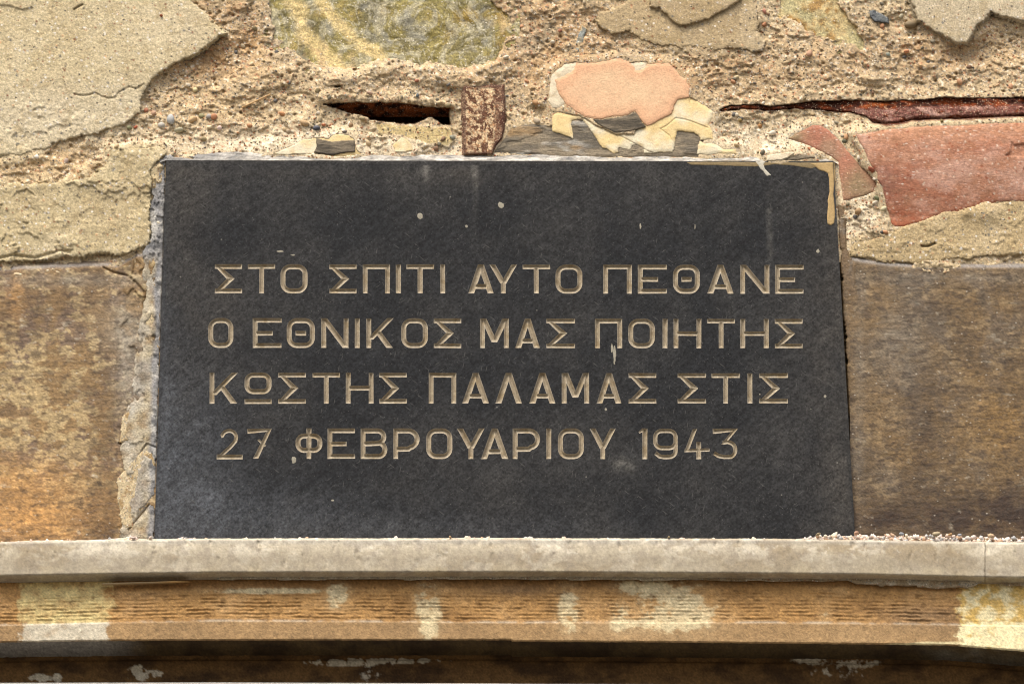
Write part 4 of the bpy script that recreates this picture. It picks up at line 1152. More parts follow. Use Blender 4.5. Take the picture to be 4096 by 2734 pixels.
# the plaque's own outline first
corner = PLQ
cdt_v += [Vector(c) for c in corner]
cdt_faces.append([0, 1, 2, 3])
for i in range(1, 149):                         # inner points carry the colour variation
    for j in range(1, 85):
        u, w_ = i / 149.0, j / 85.0
        a = Vector(corner[0]).lerp(Vector(corner[1]), u); b = Vector(corner[3]).lerp(Vector(corner[2]), u)
        cdt_v.append(a.lerp(b, w_) + Vector((rng.uniform(-3, 3), rng.uniform(-3, 3))))
for (yt0, yb0, yt1, yb1, items) in LINES:
    for ch, xa, xb in items:
        t = ((xa + xb) / 2 - 859) / (3211 - 859)
        y0 = yt0 + (yt1 - yt0) * t; y1 = yb0 + (yb1 - yb0) * t
        prims = glyph(ch, xa, y0, xb, y1)
        # hand-cut: each corner wanders by a hair
        prims2 = []
        for p in prims:
            if p[0] == 'q':
                prims2.append(('q', [(x + rng.uniform(-.7, .7), y + rng.uniform(-.7, .7)) for x, y in p[1]]))
            else:
                prims2.append(p)
        for p in prims2:
            for qd in ([p[1]] if p[0] == 'q' else band_quads(p[1], p[2], p[3])):
                ar = sum(qd[i][0] * qd[(i + 1) % 4][1] - qd[(i + 1) % 4][0] * qd[i][1] for i in range(4))
                if ar < 0: qd = qd[::-1]
                b0 = len(cdt_v)
                cdt_v += [Vector(c) for c in qd]; cdt_faces.append([b0, b0 + 1, b0 + 2, b0 + 3])
        sx = np.arange(xa - 6, xb + 7, 2.5); sy = np.arange(y0 - 6, y1 + 7, 2.5)
        lx, ly = np.meshgrid(sx, sy)
        dd = glyph_depth(lx, ly, prims2)
        dd_n = dd + 0.5 * fbm(lx, ly, 22, 3, 700) * (dd > 1)
        hgt = -np.clip(dd_n * PX * 1.25, 0.12, 3.4)
        # tan floor; pale rim puts the light on the cut edges into the colour
        cc = mixc(np.broadcast_to(L(163, 150, 127), lx.shape + (3,)), L(196, 190, 176), ss(4.0, 0.5, dd) * 0.35 * ss(-.3, .3, fbm(lx, ly, 30, 2, 704)))
        cc = mixc(cc, L(140, 121, 88), ss(0, .5, fbm(lx, ly, 40, 3, 702)) * 0.6)
        cc = mixc(cc, L(204, 192, 164), ss(0.1, .5, fbm(lx, ly, 24, 3, 703)) * 0.35)
        o = grid_mesh('letter_' + NAMES[ch] if ch in NAMES else 'digit', lx, ly, hgt, cc, M_letter, plq, dd > -2.2, True)

cv, ce, cf_, ov, oe, of = delaunay_2d_cdt(cdt_v, [], cdt_faces, 0, 1e-3, True)
faces = [f for f, orig in zip(cf_, of) if list(orig) == [0]]
cv = np.array([v[:] for v in cv])
used = sorted({i for f in faces for i in f}); remap = {i: k for k, i in enumerate(used)}
faces = [[remap[i] for i in f] for f in faces]
cv = cv[used]
PXs, PYs = cv[:, 0], cv[:, 1]


def plaque_col(x, y):
    n = fbm(x, y, 420, 4, 801); n2 = fbm(x, y, 110, 4, 802, 0.6)
    c = np.broadcast_to(L(37, 38, 39), x.shape + (3,)).copy()
    c = mixc(c, L(60, 59, 57), np.clip(0.25 + 0.9 * n + 0.4 * n2, 0, 1))
    c = mixc(c, L(76, 72, 66), np.clip(blobs(x, y, [(720, 1000, 90, 500, .35), (860, 1250, 100, 160, .4), (1850, 700, 150, 50, .3), (3330, 1200, 110, 600, .5), (3380, 1980, 110, 260, .5), (760, 740, 120, 90, .3), (1500, 690, 900, 25, .25)]) * (.8 + n2), 0, 1))
    c = mixc(c, L(90, 93, 97), np.clip(blobs(x, y, [(690, 1900, 220, 420, .85), (900, 2070, 560, 120, .6), (1800, 2120, 700, 60, .3), (640, 1500, 60, 400, .35)]), 0, 1) * (0.55 + 0.6 * fbm(x + y * 0.75, y - x * .75, 300, 5, 803, 0.65, ax=0.22)))
    c = mixc(c, L(150, 146, 136), np.clip(blobs(x, y, [(1700, 672, 14, 40, .35), (1898, 672, 10, 40, .45), (1908, 740, 6, 90, .25), (1895, 860, 8, 120, .15), (2480, 1850, 22, 18, .8), (3080, 860, 5, 180, .3), (2500, 1870, 30, 20, .5)]) * (0.7 + n2 * 1.5), 0, 1))
    return c


Vp = at(PXs, PYs, 0.0)
pc = plaque_col(PXs, PYs)


def plaque_material():
    m = material('black_slate', 0.72, fine=(430, 0.75), coarse=(120, 0.35), bump=((500, 0.35, 0.0006),), spec=0.12, rough_var=0.08,
                 specks=((330, 0.95, 0.2, (0.13, 0.125, 0.115), 0.6), (520, 0.93, 0.3, (0.11, 0.105, 0.095), 0.6), (110, 0.98, 0.12, (0.22, 0.21, 0.18), 0.6)))
    nt = m.node_tree; N_ = nt.nodes; K = nt.links
    b = N_['Principled BSDF']
    prev = b.inputs['Base Color'].links[0].from_socket
    # faint brushed grain running down to the right, then short fine scratches
    tc = N_.new('ShaderNodeTexCoord')
    for rot_, zs, amt in ((40, 0.07, 0.30), (-8, 0.12, 0.12)):
        ma = N_.new('ShaderNodeMapping'); ma.inputs['Rotation'].default_value = (0, math.radians(rot_), 0)
        mb = N_.new('ShaderNodeMapping'); mb.inputs['Scale'].default_value = (zs, 0.3, 1.0)
        nz = N_.new('ShaderNodeTexNoise'); nz.inputs['Scale'].default_value = 210; nz.inputs['Detail'].default_value = 5; nz.inputs['Roughness'].default_value = 0.7
        K.new(tc.outputs['Object'], ma.inputs['Vector']); K.new(ma.outputs[0], mb.inputs['Vector']); K.new(mb.outputs[0], nz.inputs['Vector'])
        mr_ = N_.new('ShaderNodeMapRange'); mr_.inputs['From Min'].default_value = 0.3; mr_.inputs['From Max'].default_value = 0.7
        mr_.inputs['To Min'].default_value = 1 - amt; mr_.inputs['To Max'].default_value = 1 + amt
        K.new(nz.outputs['Fac'], mr_.inputs['Value'])
        mm = N_.new('ShaderNodeMix'); mm.data_type = 'RGBA'; mm.blend_type = 'MULTIPLY'; mm.inputs['Factor'].default_value = 1
        K.new(prev, mm.inputs['A']); K.new(mr_.outputs[0], mm.inputs['B']); prev = mm.outputs['Result']
    for rot, s, seed in ((35, 260, 0.0), (-40, 210, 3.0), (80, 240, 7.0)):
        mp = N_.new('ShaderNodeMapping'); mp.inputs['Rotation'].default_value = (0, math.radians(rot), 0)
        mp.inputs['Location'].default_value = (seed, 0, seed)
        mp2 = N_.new('ShaderNodeMapping'); mp2.inputs['Scale'].default_value = (0.3, 0.3, 2.9)
        K.new(tc.outputs['Object'], mp.inputs['Vector']); K.new(mp.outputs[0], mp2.inputs['Vector'])
        v = N_.new('ShaderNodeTexVoronoi'); v.inputs['Scale'].default_value = s
        K.new(mp2.outputs[0], v.inputs['Vector'])
        sep = N_.new('ShaderNodeSeparateColor'); K.new(v.outputs['Color'], sep.inputs[0])
        g = N_.new('ShaderNodeMath'); g.operation = 'GREATER_THAN'; g.inputs[1].default_value = 0.965; K.new(sep.outputs[0], g.inputs[0])
        l = N_.new('ShaderNodeMapRange'); l.inputs['From Min'].default_value = 0.32; l.inputs['From Max'].default_value = 0.18; l.inputs['To Max'].default_value = 0.3
        K.new(v.outputs['Distance'], l.inputs['Value'])
        mu = N_.new('ShaderNodeMath'); mu.operation = 'MULTIPLY'; K.new(g.outputs[0], mu.inputs[0]); K.new(l.outputs[0], mu.inputs[1])
        mx = N_.new('ShaderNodeMix'); mx.data_type = 'RGBA'; K.new(mu.outputs[0], mx.inputs['Factor']); K.new(prev, mx.inputs['A']); mx.inputs['B'].default_value = (0.17, 0.165, 0.15, 1)
        prev = mx.outputs['Result']
    K.new(prev, b.inputs['Base Color'])
    return m


M_plq = plaque_material()
# flip so that normals face the viewer
fl = [f[::-1] for f in faces]
v0, v1, v2 = (Vector(Vp[fl[0][k]]) for k in range(3))
if (v1 - v0).cross(v2 - v0).y > 0: fl = faces
raw_mesh('slab_face', Vp, fl, M_plq, plq, pc)
# body of the slab behind the face
bx = []
ring = [(PLQ[0][0], PLQ[0][1]), (PLQ[1][0], PLQ[1][1]), (PLQ[2][0], PLQ[2][1]), (PLQ[3][0], PLQ[3][1])]
fr = np.array([at(x, y, 0) for x, y in ring]); bk = fr.copy(); bk[:, 1] += 0.035
Vb = np.concatenate([fr, bk])
raw_mesh('slab_body', Vb, [[0, 1, 5, 4], [1, 2, 6, 5], [2, 3, 7, 6], [3, 0, 4, 7], [4, 5, 6, 7]], M_plq, plq, np.tile(L(96, 94, 90), (8, 1)))

# broken upper edge of the slab: a rough chamfer, split along its layers
xe = axis(640, 3352, 640, 3352, 4.0, 4.0)
top_pts = Z(R1, [(935, 905), (950, 885), (975, 874), (1080, 876), (1160, 868), (1280, 852), (1400, 850), (1520, 865), (1640, 872), (1760, 880), (1900, 888)]) + Z(R2, [(300, 1058), (420, 1066), (540, 1058), (620, 1054), (900, 1052), (1100, 1052), (1290, 1058), (1500, 1052)]) + \
    Z(R3, [(0, 1190), (120, 1172), (240, 1172), (400, 1190), (700, 1208), (900, 1208), (1060, 1202), (1340, 1215), (1680, 1220), (1880, 1215)]) + Z(R9, [(100, 315), (430, 308), (540, 292), (620, 322), (650, 350)])
te = np.linspace(0, 1, 16)
XE, TE = np.meshgrid(xe, te)
ytop = np.interp(XE, [p[0] for p in top_pts], [p[1] for p in top_pts]) + 2.5 * fbm(XE, XE * 0, 30, 3, 821)
ybot = np.interp(XE, [640, 664, 3334, 3352], [648, 640.0, 645.0, 655])
YE = ybot + 1 + (ytop - ybot - 1) * TE
HE = 0.1 - 9.5 * TE ** 1.2 + 1.6 * fbm(XE, YE * 5, 90, 4, 822, 0.6) * np.sin(np.pi * np.clip(TE, 0, 1)) + 0.9 * ss(0, .05, fbm(XE, YE * 6, 60, 3, 824)) * np.sin(np.pi * TE)
split = np.minimum(line_dist(XE, YE, Z(S0, [(1540, 1455), (1600, 1438), (1700, 1440), (1770, 1455)])), line_dist(XE, YE, Z(R3, [(1080, 1205), (1150, 1222), (1230, 1230)])))
HE -= 5 * ss(5, 1, split)
ne = fbm(XE, YE * 4, 70, 4, 823, 0.6)
CE = mixc(np.broadcast_to(L(176, 170, 158), XE.shape + (3,)), L(214, 208, 196), ss(-.1, .3, ne))
CE = mixc(CE, L(124, 124, 122), ss(-0.05, -.35, ne) * 0.8 + 0 * XE)
CE = mixc(CE, L(132, 130, 126), ss(1050, 750, XE) * 0.8)
grid_mesh('chipped_top_edge', XE, YE, HE, CE, M_slate, plq, None, True)

# rough mortar round the slab
o = patch('joint_mortar', polySideL, hSideL, 1.0, col_sideL, M_stone_grey, wall, 3.6, 931, clip=lambda x, y: -sdf_big(x, y, PLQ, 60) + 1.5)
o['label'] = 'grey broken mortar along the left edge of the plaque'
o = patch('joint_mortar', polySideR, hSideR, 1.3, col_sideR, M_marble, wall, 3.6, 932, clip=lambda x, y: -sdf_big(x, y, PLQ, 60) - 3)
o['label'] = 'brown grey mortar along the right edge of the plaque'


# tan run of paint down the right corner and the smear along the top: thin solid film
def film(name, poly, parent, colr, thick=0.5, mat=M_paint, seed=0, jg=0.12, base=0.0, step=2.6):
    return patch(name, poly, lambda X, Y: base + thick + 0 * X, jg, lambda X, Y: np.broadcast_to(colr, X.shape + (3,)) * (1 + 0.12 * fbm(X, Y, 40, 3, seed))[..., None], mat, parent, step, seed, edge=(-2.5, 2.5), drop=thick + 0.4)


o = film('paint_drip', Z(R9, [(380, 350), (595, 345), (600, 430), (605, 560), (600, 640), (608, 720), (612, 820), (605, 900), (575, 920), (548, 905), (545, 830), (552, 730), (548, 690), (565, 610), (562, 500), (550, 440), (520, 425), (470, 410), (440, 385)]), plq, L(184, 156, 108), 0.7, seed=941)
o = film('paint_smear', Z(R3, [(1250, 1268), (1500, 1266), (1880, 1268), (2349, 1272)]) + Z(R9, [(590, 345), (400, 400), (200, 372), (60, 360), (0, 372)]) + Z(R3, [(1800, 1306), (1500, 1296), (1300, 1290)]), plq, L(140, 122, 88), 0.25, seed=942)
o['label'] = 'thin tan smear along the right half of the top edge'
spl = Z(R3, [(1800, 1262), (1885, 1262), (1870, 1290), (1880, 1320), (1900, 1345), (1925, 1370), (1895, 1375), (1870, 1345), (1845, 1325), (1830, 1300)])
film('white_splash', spl, plq, L(196, 190, 172), 0.5, seed=943, jg=0.3)
for x, y, rx, ry in [(1679, 862, 12, 14), (1866, 905, 8, 10), (2003, 820, 14, 14), (1174, 1839, 13, 20), (2562, 905, 4, 14), (2780, 905, 4, 20), (3272, 1003, 6, 9), (2424, 1637, 6, 8), (2458, 1420, 6, 36), (2448, 1390, 8, 22), (1172, 1020 + 0, 10, 3), (1120, 1005, 16, 4), (3038, 1576, 6, 5), (1330, 2000, 6, 3), (3300, 1585, 7, 8)]:
    n = 9
    pl = [(x + rx * math.cos(6.283 * k / n) * rng.uniform(.7, 1.2), y + ry * math.sin(6.283 * k / n) * rng.uniform(.7, 1.2)) for k in range(n)]
    film('pale_splash', pl, plq, L(158, 152, 134), 0.2, seed=950 + int(x) % 37, jg=0.3, step=2.4)

# ================================================================== stained marble panels either side
def panel_mesh(name, parent, side, xa, xb, top, bottom=2215, ylip=22):
    ax = axis(xa, xb, max(xa, -20), min(xb, 4116), 4.0, 22.0)
    v = np.concatenate([np.linspace(-0.03, 0.0, 6)[:-1], np.linspace(0, 1, 285)])
    x, t = np.meshgrid(ax, v)
    yt = np.interp(x, [p[0] for p in top], [p[1] for p in top]) + 5 * fbm(x, x * 0, 60, 3, 861 + side) * ss(3650, 3500, x)
    y = yt + (bottom - yt) * t
    lip = np.clip(-t / 0.03, 0, 1)
    h = -5.0 - 16 * lip ** 1.3 + 0.45 * fbm(x, y, 120, 3, 862 + side) + 0.4 * fbm(x, y, 18, 3, 863 + side, 0.7, ax=2.2) + 0.25 * fbm(x, y, 11, 2, 866, ax=8)
    h -= 1.4 * np.exp(-((y - yt - 2) / 8.0) ** 2)
    if side == 0:
        cr = line_dist(x, y, Z(R5, [(500, 205), (550, 230), (620, 245), (660, 280), (695, 320), (703, 345), (694, 380), (698, 430), (688, 490), (695, 530), (690, 570), (700, 600)]))
        cr = np.minimum(cr, line_dist(x, y, Z(R5, [(655, 150), (650, 190), (640, 235)])) + 1)
        cr = np.minimum(cr, line_dist(x, y, Z(R5, [(575, 1052), (640, 1050), (690, 1062), (730, 1048)])))
        h -= 2.6 * ss(5.5, 1.0, cr)
        # flaking layer near the plaque
        h += 1.6 * ss(0, .03, fbm(x, y, 120, 4, 864, 0.6, ay=1.8)) * ss(420, 540, x) + 0.8 * fbm(x, y, 40, 4, 865) * ss(400, 520, x)
    c = col_panel(side)(x, y)
    c = mixc(c, L(196, 190, 180), lip * 0.7)
    c = mixc(c, L(178, 172, 164), np.exp(-((y - yt - 1) / 7.0) ** 2) * 0.7)
    return grid_mesh(name, x, y, h, c, M_marble, parent, None, True)


pl = empty('marble_slab', tuple(at1(200, 2215, -20)), 'brown stained marble panel left of the plaque, orange at its lower corner', 'stone slab')
panel_mesh('slab_face', pl, 0, -900, 640, PANEL_TOP_L)
pr = empty('marble_slab', tuple(at1(3800, 2215, -20)), 'dark brown stained marble panel right of the plaque', 'stone slab')
panel_mesh('slab_face', pr, 1, 3400, 5000, PANEL_TOP_R)

# flakes of plaster left on the left panel
for nm_, pg, sd_ in (('plaster_scale', Z(R5, [(590, 920), (640, 890), (690, 850), (720, 800), (765, 760), (760, 860), (735, 900), (730, 960), (715, 1040), (690, 1062), (640, 1050), (575, 1055), (570, 1010)]), 971),
                     ('plaster_scale', Z(R5, [(610, 1160), (650, 1110), (700, 1075), (750, 1090), (745, 1180), (735, 1320), (700, 1370), (650, 1400), (640, 1450), (610, 1470), (570, 1400), (565, 1300), (570, 1220)]), 972),
                     ('plaster_scale', Z(R5, [(700, 410), (745, 400), (762, 440), (750, 480), (720, 500), (698, 525), (695, 470)]), 973)):
    o = patch(nm_, pg, lambda X, Y: -3.0 + 0.9 * fbm(X, Y, 60, 4, 975, ay=2), 0.9, lambda X, Y: mixc(np.broadcast_to(L(204, 186, 150), X.shape + (3,)), L(168, 142, 102), ss(-.1, .4, fbm(X, Y, 60, 4, 976, ax=.5))), M_mortar, pl, 3.4, sd_)

# ================================================================== ledge, cornice and lower frieze
def moulding(name, parent, xs, rows, colf, mat, relief=None, smooth=True, chip=0.0):
    """rows: [(polyline (x,y) in the photo, h mm, subdivisions to the next row)]"""
    Xs, Ys, Hs, Ts = [], [], [], []
    for r in range(len(rows) - 1):
        (p0, h0, n), (p1, h1, _) = rows[r][:3], rows[r + 1][:3]
        y0 = np.interp(xs, [p[0] for p in p0], [p[1] for p in p0]); y1 = np.interp(xs, [p[0] for p in p1], [p[1] for p in p1])
        last = r == len(rows) - 2
        for k in range(n + (1 if last else 0)):
            t = k / n
            Xs.append(xs); Ys.append(y0 + (y1 - y0) * t); Hs.append(np.full(len(xs), h0 + (h1 - h0) * t)); Ts.append(np.full(len(xs), r + t))
    X_, Y_, H_, T_ = map(np.array, (Xs, Ys, Hs, Ts))
    Y_ = Y_ + chip * (fbm(X_, X_ * 0 + np.round(T_) * 7, 26, 4, 977, 0.65) + 1.2 * np.minimum(0, fbm(X_, X_ * 0 + np.round(T_) * 5, 60, 3, 978, .7) + .25))
    if relief is not None: H_ = H_ + relief(X_, Y_, T_)
    return grid_mesh(name, X_, Y_, H_, colf(X_, Y_, T_), mat, parent, None, smooth)


LT = [(-900, 2167)] + Z(R7, [(0, 133), (500, 122), (1000, 117), (2349, 115)]) + Z(R8, [(1200, 118), (2349, 135)]) + [(5000, 2178)]
LB = [(-900, 2306)] + Z(R7, [(0, 292), (500, 284), (1000, 277), (2349, 275)]) + Z(R8, [(1000, 280), (1600, 285), (2100, 297), (2349, 301)]) + [(5000, 2320)]
LU = [(-900, 2338)] + Z(R7, [(0, 327), (460, 322), (900, 312), (2349, 308)]) + Z(R8, [(700, 310), (1500, 300), (1700, 318), (2349, 326)]) + [(5000, 2342)]


def shift(pl_, dy):
    return [(x, y + dy) for x, y in pl_]


def y_for(pl_, h0, h1, up=True):
    """the same world height, seen at another distance: level top or underside"""
    out = []
    for x, y in pl_:
        z = at1(x, y, h0).z
        p = Vector((0, -h1 * MM, z)) - Vector((0, -D, CZ))
        yc = p.dot(Vector((0, -sT, cT))); zc = p.dot(Vector((0, cT, sT)))
        out.append((x, 1367 - FPX * yc / zc))
    return out


HL = 27.0          # ledge stands 27 mm proud of the plaque


def col_ledge(X, Y, T):
    n = fbm(X, Y, 260, 4, 871, 0.55, ax=2); n2 = fbm(X, Y, 90, 5, 872, 0.62, ax=1.8)
    c = np.broadcast_to(L(204, 192, 166), X.shape + (3,))
    c = mixc(c, L(160, 142, 112), ss(0, .22, n + .4 * n2) * 0.7)
    c = mixc(c, L(232, 222, 198), ss(0.02, .16, n2) * 0.75)
    c = mixc(c, L(172, 160, 142), ss(0, .25, fbm(X, Y, 50, 4, 878, .65)) * .55)
    c = mixc(c, L(236, 228, 208), ss(.3, .42, fbm(X, Y, 30, 4, 879, .7) + .25 * n2) * .6)
    c = mixc(c, L(226, 210, 172), np.exp(-((Y - 2290) / 28) ** 2) * ss(-.1, .3, fbm(X, Y, 150, 3, 873)) * 0.8)
    c = mixc(c, L(150, 132, 100), np.clip(blobs(X, Y, [(3800, 2220, 110, 50, .7), (3580, 2240, 90, 50, .4), (150, 2230, 120, 40, .35), (2900, 2230, 60, 50, .3)]), 0, 1) * (0.8 + n2))
    c = mixc(c, L(170, 168, 160), np.exp(-((Y - 2165) / 10) ** 2) * 0.4)
    c = mixc(c, L(120, 108, 86), ss(0.25, 0.4, fbm(X, Y, 14, 3, 874)) * 0.25)
    return mixc(c, L(150, 138, 116), ss(3.2, 3.6, T) * 0.6)


def ledge(xa, xb, label, joint_side):
    e = empty('marble_ledge', tuple(at1((xa + xb) / 2, 2320, 10)), label, 'ledge')
    xs = axis(xa, xb, max(xa, -20), min(xb, 4116), 5.0, 22.0)
    back = y_for(LT, HL - 3, -30)
    rows = [(back, -30, 3), (shift(y_for(LT, HL - 3, HL - 6), 0), HL - 6, 2), (LT, HL - 3, 2), (shift(LT, 7), HL, 26), (shift(LB, -7), HL, 3), (LB, HL - 2.5, 4), (y_for(LB, HL - 2.5, HL - 15), HL - 15, 1), (y_for(LB, HL - 2.5, 0), 0, 1)]

    def rel(X, Y, T):
        e_ = np.exp(-((T - 3.0) / 0.6) ** 2) + np.exp(-((T - 4.6) / 0.7) ** 2)
        return 0.5 * fbm(X, Y, 300, 2, 875) + 0.12 * fbm(X, Y, 30, 3, 876) - 1.6 * e_ * ss(0.22, .42, fbm(X, X * 0 + Y * 0.3, 30, 4, 877, 0.6))
    moulding('ledge_face', e, xs, rows, col_ledge, M_ledge, rel, chip=2.6)
    # end faces
    for xx, s in ((xa, 1), (xb, -1)):
        Vv = [at1(xx, np.interp(xx, [p[0] for p in r[0]], [p[1] for p in r[0]]), r[1]) for r in rows]
        ids = list(range(len(Vv)))
        raw_mesh('ledge_end', np.array([v[:] for v in Vv]), [ids if s > 0 else ids[::-1]], M_ledge, e, np.tile(L(150, 138, 116), (len(Vv), 1)))
    return e


JX = 2048 + 2170 / 1.147
ledge(-900, JX - 0.9, 'long pale marble ledge running under the plaque', 1)
ledge(JX + 0.9, 5000, 'short end piece of pale marble ledge right of the vertical joint', 0)

# mortar bed under the ledge: irregular lip of grey-tan mortar
bed = empty('bedding_mortar', tuple(at1(2048, 2330, 8)), 'thin ragged bed of mortar squeezed out under the pale ledge', 'mortar bed')


def bed_strip(name, xa, xb, hb, jig, seed, c0, thick=None):
    xs = np.arange(xa, xb, 4.0)
    top = y_for(LB, HL - 2.5, hb)
    ys = np.interp(xs, [p[0] for p in top], [p[1] for p in top])
    lo = ys + thick + jig * fbm(xs, xs * 0, 120, 4, seed, 0.6) + jig * 0.5 * ss(0, .05, fbm(xs, xs * 0, 160, 3, seed + 1))
    fade = ss(0, 60, xs - xa) * ss(0, 60, xb - xs)
    lo = ys + (lo - ys) * fade
    t = np.linspace(0, 1, 8)
    X_, T_ = np.meshgrid(xs, t)
    Y_ = ys + (lo - ys) * T_
    H_ = hb + 1.0 * fbm(X_, Y_, 40, 4, seed + 3) - 3 * ss(.8, 1, T_) - 5 * ss(0.9, 1.0, T_)
    C_ = mixc(np.broadcast_to(c0, X_.shape + (3,)), L(196, 186, 164), ss(-.1, .3, fbm(X_, Y_, 50, 4, seed + 5)) * .6)
    return grid_mesh(name, X_, Y_, H_, C_, M_mortar, bed, None, True)


bed_strip('mortar_lip', 830, 2790, 13, 7, 881, L(170, 158, 134), 9)
bed_strip('mortar_lip', 2780, 3380, 12, 5, 885, L(150, 132, 104), 10)
bed_strip('mortar_lip', 3370, 3940, 14, 12, 889, L(158, 140, 112), 26)
bed_strip('mortar_lip', 3975, 5000, 12, 4, 893, L(158, 140, 112), 12)
sl = empty('wood_shim', tuple(at1(580, 2332, 20)), 'thin tan wooden shim wedged under the left part of the pale ledge', 'shim')
xs_ = np.linspace(408, 758, 40)
X_, T_ = np.meshgrid(xs_, np.linspace(0, 1, 5))
Y_ = np.interp(X_, [408, 500, 700, 758], [2331, 2328, 2322, 2324]) + T_ * np.interp(X_, [408, 470, 700, 758], [9, 9, 8, 2])
grid_mesh('shim_edge', X_, Y_, 20 - 10 * T_ ** 3 + 0.5 * fbm(X_, Y_, 50, 3, 897), mixc(np.broadcast_to(L(176, 158, 124), X_.shape + (3,)), L(210, 176, 120), ss(600, 700, X_)), M_paint, sl, None, True)

# cornice: combed band, plain fillet, underside, recessed dark frieze, next ledge
CT = LU
CM = [(-900, 2486)] + Z(R7, [(0, 512), (500, 500), (1000, 492), (1500, 494), (2349, 500)]) + Z(R8, [(700, 500), (1200, 500), (1700, 505), (2349, 515)]) + [(5000, 2504)]
CB = [(-900, 2566)] + Z(R7, [(0, 592), (540, 585), (1000, 583), (2349, 582)]) + Z(R8, [(0, 588), (700, 592), (1200, 597), (1700, 601), (2000, 606), (2349, 634)]) + [(5000, 2630)]
NB = [(-900, 2729)] + Z(R7, [(0, 778), (1000, 776), (2349, 781)]) + Z(R8, [(0, 782), (1200, 786), (2349, 792)]) + [(5000, 2744)]
HC = 8.0


def m_pale(X, Y):
    left = ss(70, 95, X + 80 * fbm(X, Y, 60, 5, 911, .68)) * ss(450, 425, X + 80 * fbm(X, Y, 60, 5, 912, .68))
    right = ss(3825, 3845, X + 60 * fbm(X, Y, 50, 5, 913, .7))
    return left, right


def col_corn(X, Y, T):
    n = fbm(X, Y, 200, 4, 901, 0.55, ax=1.8); n2 = fbm(X, Y, 50, 4, 902, 0.6, ax=1.4); n3 = fbm(X, Y, 14, 3, 903, 0.6, ax=2)
    c = np.broadcast_to(L(188, 146, 92), X.shape + (3,))
    c = mixc(c, L(150, 112, 66), ss(0, .4, n) * 0.7)
    c = mixc(c, L(208, 168, 116), ss(0, .4, -n) * 0.8)
    ym = np.interp(X, [p[0] for p in CM], [p[1] for p in CM]); yt = np.interp(X, [p[0] for p in CT], [p[1] for p in CT])
    c = mixc(c, L(134, 98, 58), ss(42, 22, Y - yt + 10 * n2) * ss(300, 600, X) * 0.8)  # the ledge's shadow, painted in as a darker strip below it
    fil = ss(-3, 3, Y - ym)
    c = mixc(c, L(160, 134, 98), fil * 0.7)
    c = mixc(c, L(190, 182, 164), np.exp(-((Y - ym) / 5.0) ** 2) * 0.6 * ss(-.3, .2, n2))
    wv = np.clip(blobs(X, Y, [(1350, 2380, 40, 50, 1.0), (1715, 2440, 46, 110, 1.1), (2270, 2430, 36, 90, .7), (2560, 2350, 90, 30, 1.0), (2720, 2430, 130, 90, .95), (1080, 2365, 200, 8, .7), (3300, 2440, 30, 60, .3), (2600, 2500, 200, 25, .5), (1100, 2358, 260, 12, .5), (2280, 2440, 50, 60, .45), (2480, 2470, 40, 60, .5)]) * (1 + 1.6 * n2), 0, 1)
    wv = 0.45 * wv + 0.55 * ss(0.32, 0.5, wv + 0.35 * fbm(X, Y, 22, 4, 905, .7))
    c = mixc(c, L(226, 210, 168), wv * 0.9)
    c = mixc(c, L(134, 112, 88), np.clip(blobs(X, Y, [(3700, 2460, 200, 50, .6), (2060, 2360, 160, 20, .5)]), 0, 1))
    l_, r_ = m_pale(X, Y)
    pale = mixc(np.broadcast_to(L(232, 212, 150), X.shape + (3,)), L(212, 204, 184), fil[..., None][..., 0] * 0.9)
    c = mixc(c, pale * (1 + .12 * n2)[..., None], np.clip(l_ * (0.75 + 0.3 * fil + 1.0 * n2), 0, 1) * 0.9)
    c = mixc(c, mixc(np.broadcast_to(L(216, 182, 108), X.shape + (3,)), L(246, 232, 184), ss(-.15, .25, n2 + 0.3 * ss(2420, 2520, Y))), r_ * 0.95)
    rr_ = np.minimum(line_dist(X, Y, [(3540, 2582), (3700, 2572), (3850, 2570)]), 99)
    c = mixc(c, L(232, 216, 168), ss(9, 3, rr_ + 5 * n2))
    c = mixc(c, L(96, 66, 34), ss(0.15, 0.45, fbm(X, Y, 26, 4, 906, 0.65, ax=2.2)) * 0.6 * (1 - fil) * (1 - r_))
    return c * (1 + 0.28 * n3)[..., None]


def rel_corn(X, Y, T):
    ym = np.interp(X, [p[0] for p in CM], [p[1] for p in CM]); yt = np.interp(X, [p[0] for p in CT], [p[1] for p in CT])
    wob = 5 * fbm(X, Y, 160, 3, 921, ay=3) + 2.2 * fbm(X, Y, 22, 2, 922)
    ph = (ym - Y + wob) / 14.5 * 2 * np.pi
    amt = ss(3, 12, ym - Y) * ss(28, 52, Y - yt) * (0.75 + 0.5 * fbm(X, Y, 60, 3, 923, ax=2)) * (1 - 0.6 * ss(3820, 3850, X))
    h = amt * 1.4 * (np.maximum(np.sin(ph), -0.6) * 0.9 * ss(-.25, .2, fbm(X, Y, 30, 3, 927, .6, ax=3.0)) + 0.9 * fbm(X, Y, 16, 3, 924, 0.6, ax=1.8))
    h += (T < 2.99) * 0.5 * fbm(X, Y, 18, 3, 925, 0.6) * (0.35 + ss(3820, 3850, X) + m_pale(X, Y)[0] * .8)
    h += 0.8 * fbm(X, Y, 400, 2, 926)
    return h


